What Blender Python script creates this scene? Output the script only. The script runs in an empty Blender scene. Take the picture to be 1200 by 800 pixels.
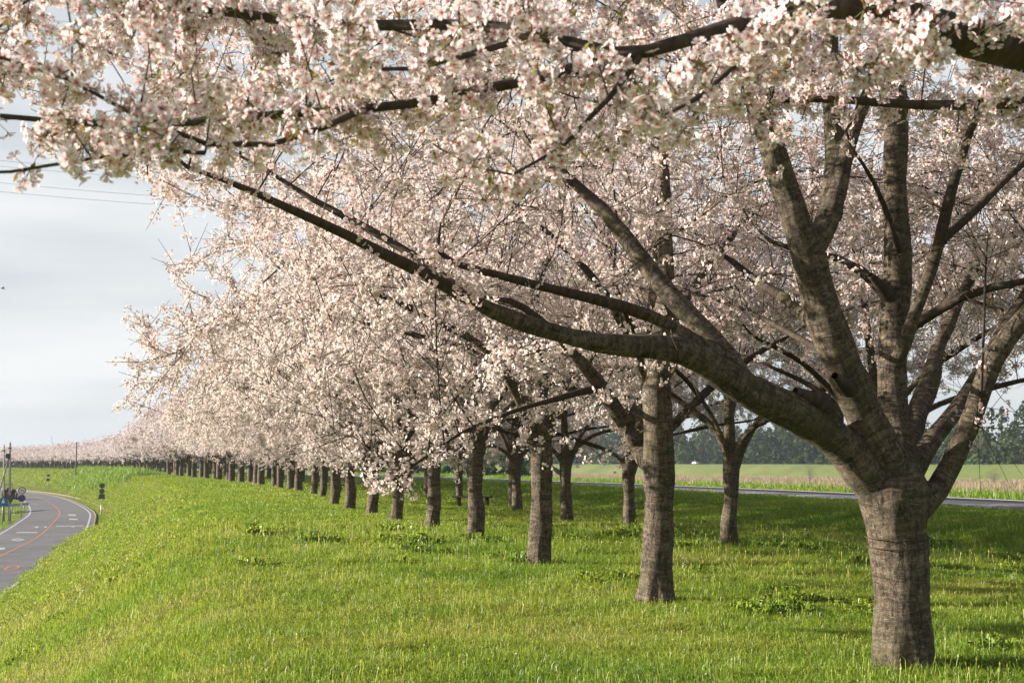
import bpy, bmesh, math, random
import numpy as np
from mathutils import Vector, Matrix
R = math.radians
S = bpy.context.scene
COL = S.collection

# ------------------------------------------------------------------ camera, world, sun, exposure
EYE = 1.6
PITCH = math.atan(143 / 1400)
cam = bpy.data.cameras.new('camera'); cam_o = bpy.data.objects.new('camera', cam); COL.objects.link(cam_o)
cam_o.location = (0, 0, EYE); cam_o.rotation_euler = (R(90) + PITCH, 0, 0)
cam.sensor_width = 36; cam.lens = 42; cam.clip_start = 0.05; cam.clip_end = 9000
cam.dof.use_dof = True; cam.dof.focus_distance = 12.0; cam.dof.aperture_fstop = 7.1
S.camera = cam_o

SUN_EL, SUN_X, SUN_Y = R(17.5), -1.0, 0.12         # the sun stands low on the left, a little ahead of the camera
sl = math.hypot(SUN_X, SUN_Y)
to_sun = Vector((SUN_X / sl * math.cos(SUN_EL), SUN_Y / sl * math.cos(SUN_EL), math.sin(SUN_EL)))
sun = bpy.data.lights.new('sun', 'SUN'); sun.energy = 5.0; sun.angle = R(0.5); sun.color = (1.0, 0.915, 0.80)
sun_o = bpy.data.objects.new('sun', sun); COL.objects.link(sun_o)
sun_o.rotation_euler = to_sun.to_track_quat('Z', 'Y').to_euler(); sun_o.location = to_sun * 50

W = bpy.data.worlds.new('World'); S.world = W; W.use_nodes = True
nt = W.node_tree; nt.nodes.clear()
def N(nt, t, **k):
    n = nt.nodes.new(t)
    for a, v in k.items(): setattr(n, a, v)
    return n
sky = N(nt, 'ShaderNodeTexSky', sky_type='NISHITA', sun_disc=False, sun_elevation=SUN_EL,
        sun_rotation=math.atan2(SUN_X, SUN_Y), air_density=1.0, dust_density=1.2, ozone_density=1.0)
tc = N(nt, 'ShaderNodeTexCoord')
sep = N(nt, 'ShaderNodeSeparateXYZ'); nt.links.new(tc.outputs['Generated'], sep.inputs[0])
mp = N(nt, 'ShaderNodeMapping'); mp.inputs['Scale'].default_value = (1.6, 1.6, 11.0); mp.inputs['Location'].default_value = (0, 0, -.63)
nt.links.new(tc.outputs['Generated'], mp.inputs[0])
ns = N(nt, 'ShaderNodeTexNoise'); ns.inputs['Scale'].default_value = 1.6; ns.inputs['Detail'].default_value = 4; ns.inputs['Roughness'].default_value = .45
nt.links.new(mp.outputs[0], ns.inputs['Vector'])
rp = N(nt, 'ShaderNodeValToRGB'); rp.color_ramp.elements[0].position = .36; rp.color_ramp.elements[1].position = .66
nt.links.new(ns.outputs['Fac'], rp.inputs[0])
# thin stratus: thick low over the horizon, thinning out overhead
hz = N(nt, 'ShaderNodeMapRange'); hz.inputs['From Min'].default_value = .30; hz.inputs['From Max'].default_value = .55
hz.inputs['To Min'].default_value = 1.0; hz.inputs['To Max'].default_value = 0.22
nt.links.new(sep.outputs['Z'], hz.inputs['Value'])
cl = N(nt, 'ShaderNodeMix', data_type='RGBA')
cl.inputs['A'].default_value = (4.65, 5.0, 5.25, 1); cl.inputs['B'].default_value = (6.6, 6.7, 6.75, 1)
nt.links.new(rp.outputs['Color'], cl.inputs['Factor'])
mx = N(nt, 'ShaderNodeMix', data_type='RGBA')
mf = N(nt, 'ShaderNodeMath', operation='MULTIPLY'); mf.inputs[1].default_value = .965
nt.links.new(hz.outputs[0], mf.inputs[0]); nt.links.new(mf.outputs[0], mx.inputs['Factor'])
nt.links.new(sky.outputs[0], mx.inputs['A']); nt.links.new(cl.outputs['Result'], mx.inputs['B'])
bg = N(nt, 'ShaderNodeBackground'); bg.inputs['Strength'].default_value = .05
nt.links.new(mx.outputs['Result'], bg.inputs[0])
wo = N(nt, 'ShaderNodeOutputWorld'); nt.links.new(bg.outputs[0], wo.inputs[0])

S.view_settings.view_transform = 'Standard'; S.view_settings.look = 'None'
S.view_settings.exposure = 1.52; S.view_settings.gamma = 1
S.render.engine = 'CYCLES'
S.cycles.use_denoising = True; S.cycles.max_bounces = 7; S.cycles.diffuse_bounces = 4
S.cycles.transmission_bounces = 4; S.cycles.glossy_bounces = 2; S.cycles.transparent_max_bounces = 4
S.cycles.volume_bounces = 0

# ------------------------------------------------------------------ helpers
rng = np.random.default_rng(7)
random.seed(7)

def pix(px, py, Y):
    """photo pixel at world depth Y -> world point"""
    x = (px - 600) / 1400; y = (400 - py) / 1400
    d = np.array([x, math.cos(PITCH) - y * math.sin(PITCH), math.sin(PITCH) + y * math.cos(PITCH)])
    return d * (Y / d[1]) + np.array([0, 0, EYE])
def gnd(px, py, z=0.0):
    p = pix(px, py, 1.0); d = p - np.array([0, 0, EYE])
    return d * ((z - EYE) / d[2]) + np.array([0, 0, EYE])

def mesh_np(name, V, F, mat=None, attrs=None, smooth=False):
    """V (n,3); F list of int arrays (m,k). attrs {name:(type, array per vertex)}"""
    me = bpy.data.meshes.new(name)
    V = np.asarray(V, dtype=np.float32)
    F = [np.asarray(f, dtype=np.int32) for f in F if len(f)]
    me.vertices.add(len(V)); me.vertices.foreach_set('co', V.ravel())
    nl = sum(f.size for f in F); npoly = sum(len(f) for f in F)
    me.loops.add(nl); me.loops.foreach_set('vertex_index', np.concatenate([f.ravel() for f in F]))
    ls = []; o = 0
    for f in F:
        ls.append(o + np.arange(len(f), dtype=np.int32) * f.shape[1]); o += f.size
    me.polygons.add(npoly)
    me.polygons.foreach_set('loop_start', np.concatenate(ls).astype(np.int32))
    if smooth: me.polygons.foreach_set('use_smooth', np.ones(npoly, dtype=bool))
    me.update(calc_edges=True)
    for an, (ty, arr) in (attrs or {}).items():
        a = me.attributes.new(an, ty, 'POINT')
        arr = np.asarray(arr, dtype=np.float32 if ty != 'INT' else np.int32)
        if ty == 'FLOAT_COLOR':
            if arr.shape[1] == 3: arr = np.concatenate([arr, np.ones((len(arr), 1), np.float32)], 1)
            a.data.foreach_set('color', arr.ravel())
        elif ty == 'FLOAT_VECTOR': a.data.foreach_set('vector', arr.ravel())
        else: a.data.foreach_set('value', arr.ravel())
    if mat: me.materials.append(mat)
    return me
def link(name, me, parent=None, loc=None):
    o = bpy.data.objects.new(name, me); COL.objects.link(o)
    if parent: o.parent = parent
    if loc is not None: o.location = loc
    return o
def tag(o, label=None, cat=None, group=None, kind=None):
    if label: o['label'] = label
    if cat: o['category'] = cat
    if group: o['group'] = group
    if kind: o['kind'] = kind
    return o
def empty(name, loc=(0, 0, 0), rz=0):
    o = bpy.data.objects.new(name, None); COL.objects.link(o); o.location = loc; o.rotation_euler = (0, 0, rz)
    o.empty_display_size = .2
    return o

class MB:
    """collects boxes, tubes, plates; builds ONE mesh"""
    def __init__(s): s.bm = bmesh.new()
    def box(s, c, d, rot=None, bev=0):
        r = bmesh.ops.create_cube(s.bm, size=1)
        M = Matrix.Translation(c) @ (rot or Matrix()) @ Matrix.Diagonal((d[0], d[1], d[2], 1))
        bmesh.ops.transform(s.bm, matrix=M, verts=r['verts'])
        if bev:
            es = list({e for v in r['verts'] for e in v.link_edges})
            bmesh.ops.bevel(s.bm, geom=es, offset=bev, segments=2, affect='EDGES')
        return s
    def rod(s, a, b, r0, r1=None, n=12):
        a = Vector(a); b = Vector(b); d = b - a
        q = d.to_track_quat('Z', 'Y').to_matrix().to_4x4()
        bmesh.ops.create_cone(s.bm, cap_ends=True, segments=n, radius1=r0, radius2=r0 if r1 is None else r1, depth=d.length,
                              matrix=Matrix.Translation((a + b) / 2) @ q)
        return s
    def poly(s, pts, thick, axis=(0, 1, 0)):
        ax = Vector(axis) * thick
        f0 = [s.bm.verts.new(Vector(p)) for p in pts]; f1 = [s.bm.verts.new(Vector(p) + ax) for p in pts]
        s.bm.faces.new(f0); s.bm.faces.new(f1[::-1]); n = len(pts)
        for i in range(n): s.bm.faces.new((f0[i], f1[i], f1[(i + 1) % n], f0[(i + 1) % n])[::-1])
        bmesh.ops.recalc_face_normals(s.bm, faces=s.bm.faces)
        return s
    def build(s, name, mat, parent=None, loc=None, smooth=False):
        me = bpy.data.meshes.new(name); s.bm.to_mesh(me); s.bm.free(); me.materials.append(mat)
        if smooth:
            for p in me.polygons: p.use_smooth = True
        return link(name, me, parent, loc)

def vnoise(x, y, seed=0):
    """smooth value noise, arrays -> 0..1"""
    xi = np.floor(x).astype(np.int64); yi = np.floor(y).astype(np.int64)
    fx = x - xi; fy = y - yi; fx = fx * fx * (3 - 2 * fx); fy = fy * fy * (3 - 2 * fy)
    def h(a, b):
        n = (a * 374761393 + b * 668265263 + seed * 982451653) & 0xffffffff
        n = ((n ^ (n >> 13)) * 1274126177) & 0xffffffff
        return ((n ^ (n >> 16)) & 0xffff) / 65535.0
    return (h(xi, yi) * (1 - fx) + h(xi + 1, yi) * fx) * (1 - fy) + (h(xi, yi + 1) * (1 - fx) + h(xi + 1, yi + 1) * fx) * fy
def fbm(x, y, seed=0, o=3):
    t = 0; a = .5; n = 0
    for k in range(o):
        t = t + a * vnoise(x * 2 ** k, y * 2 ** k, seed + k); n += a; a *= .5
    return t / n

# ------------------------------------------------------------------ materials
def new_mat(name):
    m = bpy.data.materials.new(name); m.use_nodes = True; m.node_tree.nodes.clear()
    return m, m.node_tree
def out(nt, sh):
    o = N(nt, 'ShaderNodeOutputMaterial'); nt.links.new(sh, o.inputs[0])
def ramp(nt, fac, stops):
    r = N(nt, 'ShaderNodeValToRGB'); e = r.color_ramp.elements
    while len(e) > 1: e.remove(e[0])
    e[0].position = stops[0][0]; e[0].color = (*stops[0][1], 1)
    for p, c in stops[1:]:
        k = e.new(p); k.color = (*c, 1)
    nt.links.new(fac, r.inputs[0]); return r.outputs['Color']
def noise(nt, vec, scale, detail=4, rough=.55, mapping=None):
    if mapping:
        m = N(nt, 'ShaderNodeMapping'); m.inputs['Scale'].default_value = mapping; nt.links.new(vec, m.inputs[0]); vec = m.outputs[0]
    n = N(nt, 'ShaderNodeTexNoise'); n.inputs['Scale'].default_value = scale; n.inputs['Detail'].default_value = detail; n.inputs['Roughness'].default_value = rough
    nt.links.new(vec, n.inputs['Vector']); return n.outputs['Fac']
def mixc(nt, fac, a, b, mode='MIX'):
    m = N(nt, 'ShaderNodeMix', data_type='RGBA', blend_type=mode)
    for s, v in (('Factor', fac), ('A', a), ('B', b)):
        if isinstance(v, (int, float)): m.inputs[s].default_value = v
        elif isinstance(v, tuple): m.inputs[s].default_value = (*v, 1)
        else: nt.links.new(v, m.inputs[s])
    return m.outputs['Result']
def math_(nt, op, a, b=None):
    m = N(nt, 'ShaderNodeMath', operation=op)
    for i, v in enumerate((a, b)):
        if v is None: continue
        if isinstance(v, (int, float)): m.inputs[i].default_value = v
        else: nt.links.new(v, m.inputs[i])
    return m.outputs[0]
def attr(nt, name, ty='GEOMETRY'):
    a = N(nt, 'ShaderNodeAttribute', attribute_name=name, attribute_type=ty); return a
def princ(nt, color, rough=.8, spec=.3, normal=None, metal=0):
    p = N(nt, 'ShaderNodeBsdfPrincipled')
    if isinstance(color, tuple): p.inputs['Base Color'].default_value = (*color, 1)
    else: nt.links.new(color, p.inputs['Base Color'])
    if isinstance(rough, (int, float)): p.inputs['Roughness'].default_value = rough
    else: nt.links.new(rough, p.inputs['Roughness'])
    p.inputs['Specular IOR Level'].default_value = spec; p.inputs['Metallic'].default_value = metal
    if normal is not None: nt.links.new(normal, p.inputs['Normal'])
    return p.outputs[0]
def bump(nt, h, strength=.5, dist=.02):
    b = N(nt, 'ShaderNodeBump'); b.inputs['Strength'].default_value = strength; b.inputs['Distance'].default_value = dist
    nt.links.new(h, b.inputs['Height']); return b.outputs[0]
def leafy(nt, col, trans=.45, tcol=None, gloss=.0):
    d = N(nt, 'ShaderNodeBsdfDiffuse'); nt.links.new(col, d.inputs[0])
    t = N(nt, 'ShaderNodeBsdfTranslucent'); nt.links.new(tcol or col, t.inputs[0])
    m = N(nt, 'ShaderNodeMixShader'); m.inputs[0].default_value = trans
    nt.links.new(d.outputs[0], m.inputs[1]); nt.links.new(t.outputs[0], m.inputs[2])
    if gloss:
        g = N(nt, 'ShaderNodeBsdfGlossy'); g.inputs['Roughness'].default_value = .45
        m2 = N(nt, 'ShaderNodeMixShader'); m2.inputs[0].default_value = gloss
        nt.links.new(m.outputs[0], m2.inputs[1]); nt.links.new(g.outputs[0], m2.inputs[2]); return m2.outputs[0]
    return m.outputs[0]

def m_paint(name, col, rough=.5, spec=.4, metal=0, dirt=.25, scale=9):
    m, nt = new_mat(name); o = N(nt, 'ShaderNodeTexCoord').outputs['Object']
    n = noise(nt, o, scale, 5)
    c = mixc(nt, math_(nt, 'MULTIPLY', n, dirt), col, tuple(x * .45 for x in col))
    out(nt, princ(nt, c, rough, spec, None, metal)); return m
M_STEEL = m_paint('galvanised_steel', (.34, .36, .38), .55, .5, .3)
M_CONC = m_paint('pole_concrete', (.33, .32, .30), .85, .2)
M_DARKMETAL = m_paint('dark_metal', (.06, .06, .06), .5)
M_SIGNBACK = m_paint('sign_back', (.09, .09, .095), .6)
M_RAILBLUE = m_paint('guardrail_paint', (.36, .43, .48), .5)
M_WHITE = m_paint('white_paint', (.78, .78, .76), .5)
M_SIGNRED = m_paint('sign_red', (.26, .03, .035), .5)
M_RED = m_paint('red_paint', (.5, .035, .03), .45)
M_BLUE = m_paint('blue_paint', (.03, .16, .42), .45)
M_SIGNBLUE = m_paint('sign_blue', (.025, .06, .30), .45)
M_RUBBER = m_paint('tyre_rubber', (.022, .022, .024), .85, .2)
M_WOODDARK = m_paint('weathered_wood', (.06, .045, .032), .8, .2)
M_GLASS = m_paint('dark_glass', (.03, .04, .05), .15, .5)
M_WIRE = m_paint('cable_alloy', (.25, .26, .28), .6)
M_STRAP = m_paint('rusty_wire', (.06, .035, .02), .8)
M_BIRD = m_paint('bird_feather', (.03, .03, .032), .8)
M_PYLON = m_paint('pylon_steel', (.30, .33, .36), .7)

# bark: dark grey brown, horizontal lenticel bands in the branch's own frame ('bk' = round-the-limb xy, along-the-limb z)
M_BARK, nt = new_mat('cherry_bark')
bk0 = attr(nt, 'bk').outputs['Vector']
wn = N(nt, 'ShaderNodeTexNoise'); wn.inputs['Scale'].default_value = 5; wn.inputs['Detail'].default_value = 2; nt.links.new(bk0, wn.inputs['Vector'])
wv = N(nt, 'ShaderNodeVectorMath', operation='MULTIPLY_ADD'); wv.inputs[1].default_value = (.05, .05, .09); nt.links.new(wn.outputs['Color'], wv.inputs[0]); nt.links.new(bk0, wv.inputs[2])
bk = wv.outputs[0]
band = noise(nt, bk, 1.0, 6, .62, (4, 4, 26))
fine = noise(nt, bk, 1.0, 4, .7, (16, 16, 150))
crack = noise(nt, bk, 1.0, 6, .7, (26, 26, 9))
big = noise(nt, bk, 1.0, 3, .5, (2.2, 2.2, 1.6))
rough_ = noise(nt, bk, 1.0, 8, .75, (42, 42, 30))
vert = noise(nt, bk, 1.0, 5, .65, (22, 22, 3.2))
mixb = math_(nt, 'ADD', math_(nt, 'MULTIPLY', band, .40), math_(nt, 'ADD', math_(nt, 'MULTIPLY', rough_, .38), math_(nt, 'MULTIPLY', vert, .22)))
c = ramp(nt, mixb, [(.38, (.026, .019, .013)), (.48, (.080, .061, .043)), (.56, (.175, .138, .094)), (.65, (.30, .245, .172))])
c = mixc(nt, math_(nt, 'MULTIPLY', ramp(nt, fine, [(.56, (0, 0, 0)), (.64, (1, 1, 1))]), .5), c, (.40, .345, .26))
c = mixc(nt, ramp(nt, crack, [(.36, (.9, .9, .9)), (.45, (0, 0, 0))]), c, (.020, .015, .012))
geo = N(nt, 'ShaderNodeNewGeometry'); sp = N(nt, 'ShaderNodeSeparateXYZ'); nt.links.new(geo.outputs['Normal'], sp.inputs[0])
moss = math_(nt, 'MULTIPLY', ramp(nt, big, [(.50, (0, 0, 0)), (.68, (1, 1, 1))]), .40)
c = mixc(nt, moss, c, (.085, .085, .035))
lich = noise(nt, bk, 1.0, 5, .7, (11, 11, 14))
c = mixc(nt, math_(nt, 'MULTIPLY', ramp(nt, lich, [(.60, (0, 0, 0)), (.68, (1, 1, 1))]), .45), c, (.27, .255, .21))
hgt = math_(nt, 'ADD', math_(nt, 'ADD', math_(nt, 'MULTIPLY', band, .3), math_(nt, 'MULTIPLY', rough_, .7)), math_(nt, 'ADD', math_(nt, 'MULTIPLY', crack, .8), math_(nt, 'MULTIPLY', fine, .25)))
out(nt, princ(nt, c, .88, .25, bump(nt, hgt, 1.0, .035)))

M_TWIG, nt = new_mat('cherry_twig_bark')
bk = attr(nt, 'bk').outputs['Vector']
c = ramp(nt, noise(nt, bk, 1, 3, .6, (9, 9, 30)), [(.3, (.028, .020, .015)), (.6, (.062, .046, .034)), (.8, (.13, .10, .075))])
out(nt, princ(nt, c, .85, .25))

M_BLOSSOM, nt = new_mat('cherry_petals')
fc = attr(nt, 'fc')
out(nt, leafy(nt, fc.outputs['Color'], .34))

M_BLADE, nt = new_mat('grass_blades')
ti = attr(nt, 'tint', 'INSTANCER').outputs['Fac']; bc = attr(nt, 'bc').outputs['Color']
c = ramp(nt, ti, [(0, (.155, .27, .022)), (.35, (.235, .345, .030)), (.65, (.30, .375, .042)), (1, (.365, .39, .085))])
c = mixc(nt, 1.0, c, bc, 'MULTIPLY')
out(nt, leafy(nt, c, .48, None, .035))
M_REED, nt = new_mat('dry_reed')
bc = attr(nt, 'bc').outputs['Color']
c = mixc(nt, 1.0, (.34, .285, .165), bc, 'MULTIPLY')
out(nt, leafy(nt, c, .3))

def m_ground():
    m, nt = new_mat('levee_soil_and_turf')
    o = N(nt, 'ShaderNodeTexCoord').outputs['Object']
    n1 = noise(nt, o, .22, 5, .6); n2 = noise(nt, o, 2.2, 5, .65); n3 = noise(nt, o, 14, 4, .7)
    c = ramp(nt, n1, [(.32, (.12, .20, .016)), (.5, (.20, .26, .022)), (.68, (.27, .28, .040))])
    c2 = ramp(nt, n2, [(.34, (.055, .100, .012)), (.5, (.13, .17, .022)), (.68, (.22, .21, .06))])
    c = mixc(nt, .5, c, c2)
    c = mixc(nt, math_(nt, 'MULTIPLY', n3, .55), c, (.05, .07, .012))
    h = math_(nt, 'ADD', n2, math_(nt, 'MULTIPLY', n3, .6))
    out(nt, princ(nt, c, .95, .1, bump(nt, h, .9, .15))); return m
M_GROUND = m_ground()
def m_field(name, a, b, s=.03):
    m, nt = new_mat(name); o = N(nt, 'ShaderNodeTexCoord').outputs['Object']
    n = noise(nt, o, s, 6, .6); n2 = noise(nt, o, s * 14, 4, .6)
    c = ramp(nt, math_(nt, 'ADD', math_(nt, 'MULTIPLY', n, .6), math_(nt, 'MULTIPLY', n2, .4)), [(.36, a), (.62, b)])
    out(nt, princ(nt, c, .95, .1, bump(nt, n2, .6, .2))); return m
M_FIELD = m_field('lowland_field', (.13, .17, .045), (.22, .20, .09))
M_EMB = m_field('far_embankment_turf', (.085, .125, .035), (.165, .185, .06), .05)
M_REEDBED = m_field('dry_reed_bed', (.30, .25, .14), (.40, .34, .21), .08)
M_HILL = m_field('hill_woods', (.035, .06, .03), (.07, .09, .04), .01)

def m_asphalt(name, base, petals=0):
    m, nt = new_mat(name); o = N(nt, 'ShaderNodeTexCoord').outputs['Object']
    n = noise(nt, o, .5, 5, .6); f = noise(nt, o, 60, 3, .7)
    c = ramp(nt, n, [(.3, tuple(x * .66 for x in base)), (.48, tuple(x * .95 for x in base)), (.52, tuple(x * 1.02 for x in base)), (.7, tuple(x * 1.3 for x in base))])
    c = mixc(nt, math_(nt, 'MULTIPLY', f, .35), c, tuple(x * 1.7 for x in base))
    if petals:
        pn = noise(nt, o, 9, 3, .6); pm = noise(nt, o, .35, 3, .6)
        s_ = math_(nt, 'MULTIPLY', ramp(nt, pn, [(.56, (0, 0, 0)), (.64, (1, 1, 1))]), ramp(nt, pm, [(.40, (.1, .1, .1)), (.62, (1, 1, 1))]))
        c = mixc(nt, math_(nt, 'MULTIPLY', s_, petals), c, (.60, .50, .50))
    out(nt, princ(nt, c, .9, .25, bump(nt, f, .3, .01))); return m
M_ASPHALT = m_asphalt('road_asphalt', (.105, .105, .112))
M_PATH = m_asphalt('path_asphalt', (.085, .085, .10), .75)
M_LINE_W = m_paint('road_paint_white', (.55, .55, .54), .75, .15, 0, .9, 5)
M_LINE_O = m_paint('road_paint_orange', (.46, .22, .13), .75, .15, 0, .9, 5)
M_GUTTER = m_paint('drain_concrete', (.22, .17, .12), .9, .1, 0, .6, 2)

# ------------------------------------------------------------------ levee axis (the front row of cherries) and terrain
DS = .5
SS = np.arange(-60, 900, DS)
HD = np.interp(SS, [-60, 0, 20, 40, 70, 100, 130, 240, 300, 400, 600, 900], [13, 13, 13.6, 15.5, 17.5, 20.5, 22, 24, 32, 41, 55, 62])
ax_ = np.cumsum(-np.sin(np.radians(HD))) * DS; ay_ = np.cumsum(np.cos(np.radians(HD))) * DS
i0 = int(np.argmin(abs(SS)))
AX = ax_ - ax_[i0] + 3.06; AY = ay_ - ay_[i0] + 9.52
def uv2xy(u, v):
    x = np.interp(u, SS, AX); y = np.interp(u, SS, AY); h = np.radians(np.interp(u, SS, HD))
    return x + v * np.cos(h), y + v * np.sin(h)
def xy2uv(x, y):
    d = (AX - x) ** 2 + (AY - y) ** 2; i = int(np.argmin(d)); h = math.radians(HD[i])
    du = (x - AX[i]) * -math.sin(h) + (y - AY[i]) * math.cos(h)
    return SS[i] + du, (x - AX[i]) * math.cos(h) + (y - AY[i]) * math.sin(h)
ROADZ = -3.4
def vtoe(u): return np.interp(u, [-60, 40, 58, 78, 95, 108, 130, 180, 300, 900], [-12.5, -12.3, -12.2, -11.6, -10.2, -9.0, -8.5, -8.3, -8.3, -8.3])
def vcrest(u): return np.interp(u, [-60, 40, 78, 108, 140, 900], [-5.6, -5.5, -5.0, -4.2, -3.6, -3.6])
def sstep(x): x = np.clip(x, 0, 1); return x * x * (3 - 2 * x)
def softclip(t, k=.09):
    """clamp 0..1 with rounded corners"""
    f = lambda a: np.where(a < -k, 0, np.where(a > k, a, (a + k) ** 2 / (4 * k)))
    return f(t) - f(t - 1)
def height(u, v):
    a = vtoe(u); b = vcrest(u)
    z = ROADZ * (1 - softclip((v - a) / (b - a)))
    z = z - .30 * np.exp(-((v - 9.5) / 2.6) ** 2) + .22 * np.exp(-((v - 14.5) / 2.8) ** 2)
    w = sstep((v - 19) / 2) * 1.0
    z = z * (1 - w) + w * (-.02)
    z = z - 4.0 * sstep((v - 31) / 11)
    top = sstep((v - b - .5) / 2) * (1 - sstep((v - 17) / 3))
    n = (fbm(u * .55, v * .55, 3, 3) - .5) * .13 * top + (fbm(u * .35 + 9, v * .35, 8, 2) - .5) * .35 * sstep((v - a - .6) / 2) * (1 - sstep((v - b + .5) / 1.5))
    z = z + n
    z = z - 1.6 * sstep((np.abs(v - 25) - 105) / 25)
    return z
def ter(x, y):
    u, v = xy2uv(x, y); return float(height(np.array([u]), np.array([v]))[0])

ug = np.concatenate([np.arange(-55, 0, 1.5), np.arange(0, 60, .4), np.arange(60, 160, 1.2), np.arange(160, 560, 4), np.arange(560, 860, 12)])
vg = np.concatenate([np.arange(-110, -30, 8), np.arange(-30, -15, 1.5), np.arange(-15, 20, .3), np.arange(20, 45, .75), np.arange(45, 156, 8)])
U, Vv = np.meshgrid(ug, vg, indexing='ij'); X, Y = uv2xy(U, Vv); Z = height(U, Vv)
nu, nv = U.shape; idx = np.arange(nu * nv).reshape(nu, nv)
F = np.stack([idx[:-1, :-1], idx[1:, :-1], idx[1:, 1:], idx[:-1, 1:]], -1).reshape(-1, 4)[:, ::-1]
levee = link('levee_ground', mesh_np('levee_ground', np.stack([X, Y, Z], -1).reshape(-1, 3), [F], M_GROUND, smooth=True)); tag(levee, kind='structure')

# the low plain all around, out to the horizon
rr = np.concatenate([[0], np.geomspace(20, 3100, 26)]); th = np.linspace(0, 2 * math.pi, 73)[:-1]
RR, TH = np.meshgrid(rr[1:], th, indexing='ij')
Vp = np.concatenate([[[0, 0, -4.9]], np.stack([RR * np.cos(TH), RR * np.sin(TH), np.full_like(RR, -4.9)], -1).reshape(-1, 3)])
k = np.arange(25 * 72 + 72).reshape(-1, 72)[:26] + 1
Fq = np.stack([k[:-1], np.roll(k[:-1], -1, 1), np.roll(k[1:], -1, 1), k[1:]], -1).reshape(-1, 4)[:, ::-1]
Ft = np.stack([np.zeros(72, int), np.roll(k[0], -1), k[0]], -1)[:, ::-1]
tag(link('ground', mesh_np('ground', Vp, [Fq, Ft], M_FIELD)), kind='structure')

# ------------------------------------------------------------------ roads
def resample(P, step):
    P = np.asarray(P, float); d = np.r_[0, np.cumsum(np.linalg.norm(np.diff(P, axis=0), axis=1))]
    n = max(2, int(d[-1] / step) + 1); t = np.linspace(0, d[-1], n)
    return np.stack([np.interp(t, d, P[:, i]) for i in range(P.shape[1])], 1)
def catmull(P, m=10):
    P = np.asarray(P, float); Q = np.vstack([2 * P[0] - P[1], P, 2 * P[-1] - P[-2]]); o_ = []
    for i in range(1, len(Q) - 2):
        t = np.linspace(0, 1, m, endpoint=False)[:, None]
        a, b, c_, d = Q[i - 1], Q[i], Q[i + 1], Q[i + 2]
        o_.append(.5 * (2 * b + (c_ - a) * t + (2 * a - 5 * b + 4 * c_ - d) * t ** 2 + (3 * b - a - 3 * c_ + d) * t ** 3))
    return np.vstack(o_ + [P[-1:]])
def strip(name, P, o0, o1, z, mat, thick=0, kind='structure', dash=None):
    """ribbon along the polyline P (x,y), between lateral offsets o0<o1 (right is +)"""
    P = np.asarray(P); T = np.gradient(P, axis=0); T /= np.linalg.norm(T, axis=1)[:, None]; Nn = np.stack([T[:, 1], -T[:, 0]], 1)
    A = P + Nn * o0; B = P + Nn * o1; n = len(P)
    zz = np.full(n, z) if np.isscalar(z) else z
    V = np.vstack([np.c_[A, zz], np.c_[B, zz]]); i = np.arange(n - 1)
    if dash: i = i[(i // dash) % 2 == 0]
    F = np.stack([i, i + n, i + n + 1, i + 1], 1)
    Fs = [F]
    if thick:
        V = np.vstack([V, V - [0, 0, thick]]); m = 2 * n
        Fs += [np.stack([i, i + 1, i + 1 + m, i + m], 1), np.stack([i + n, i + n + m, i + n + 1 + m, i + n + 1], 1)]
    o = link(name, mesh_np(name, V, Fs, mat)); tag(o, kind=kind); return o
cpx = [(0, 652), (43, 630), (63, 612), (70, 600), (60, 590), (45, 583), (24, 578.5)]
cpts = [gnd(a, b, ROADZ)[:2] for a, b in cpx]
d0 = cpts[0] - cpts[1]; d0 /= np.linalg.norm(d0)
ce = cpts[-1] - cpts[-2]; ce /= np.linalg.norm(ce)
rot = lambda d, a: np.array([d[0] * math.cos(a) - d[1] * math.sin(a), d[0] * math.sin(a) + d[1] * math.cos(a)])
tail = [cpts[-1]]
for q in range(8):
    ce = rot(ce, R(4)); tail.append(tail[-1] + ce * 25)
RC = resample(catmull([cpts[0] + d0 * 80, cpts[0] + d0 * 45, cpts[0] + d0 * 18] + cpts + tail[1:], 10), 1.0)
road = strip('road', RC, -3.25, 3.25, ROADZ + .02, M_ASPHALT)
strip('road_marking', RC, -.075, .075, ROADZ + .026, M_LINE_O)
strip('road_marking', RC, 2.75, 2.90, ROADZ + .026, M_LINE_W)
strip('road_marking', RC, -2.90, -2.75, ROADZ + .026, M_LINE_W)
strip('kerb', RC, 3.25, 3.42, ROADZ + .06, M_GUTTER, .1)
strip('drain_channel', RC[110:], 4.6, 5.1, ROADZ + .16, M_GUTTER, .2)

def mark(pts_px, mat, name='road_marking'):
    P = [gnd(a, b, ROADZ + .027) for a, b in pts_px]
    n = len(P); tag(link(name, mesh_np(name, np.array(P), [np.arange(n)[None, :]], mat)), kind='structure')
def ring_mark(cx, cy, w, h, mat):
    o = [(cx + w * math.cos(t), cy + h * math.sin(t)) for t in (0, math.pi / 2, math.pi, 3 * math.pi / 2)]
    V = [gnd(a, b, ROADZ + .027) for a, b in o] + [gnd(cx + (a - cx) * .6, cy + (b - cy) * .5, ROADZ + .027) for a, b in o]
    F = [[i, (i + 1) % 4, 4 + (i + 1) % 4, 4 + i] for i in range(4)]
    tag(link('road_marking', mesh_np('road_marking', np.array(V), [np.array(F)], mat)), kind='structure')
ring_mark(21, 632, 8.5, 1.6, M_LINE_W)
mark([(-6, 642), (6, 641.3), (6, 643), (-6, 644.5)], M_LINE_W)
mark([(19, 623.2), (44, 623.0), (44, 623.9), (19, 624.1)], M_LINE_W)
mark([(80, 602.2), (89, 602.6), (89, 603.9), (80, 603.5)], M_LINE_W)
mark([(81, 607.2), (91, 607.6), (91, 608.9), (81, 608.5)], M_LINE_W)
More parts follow.
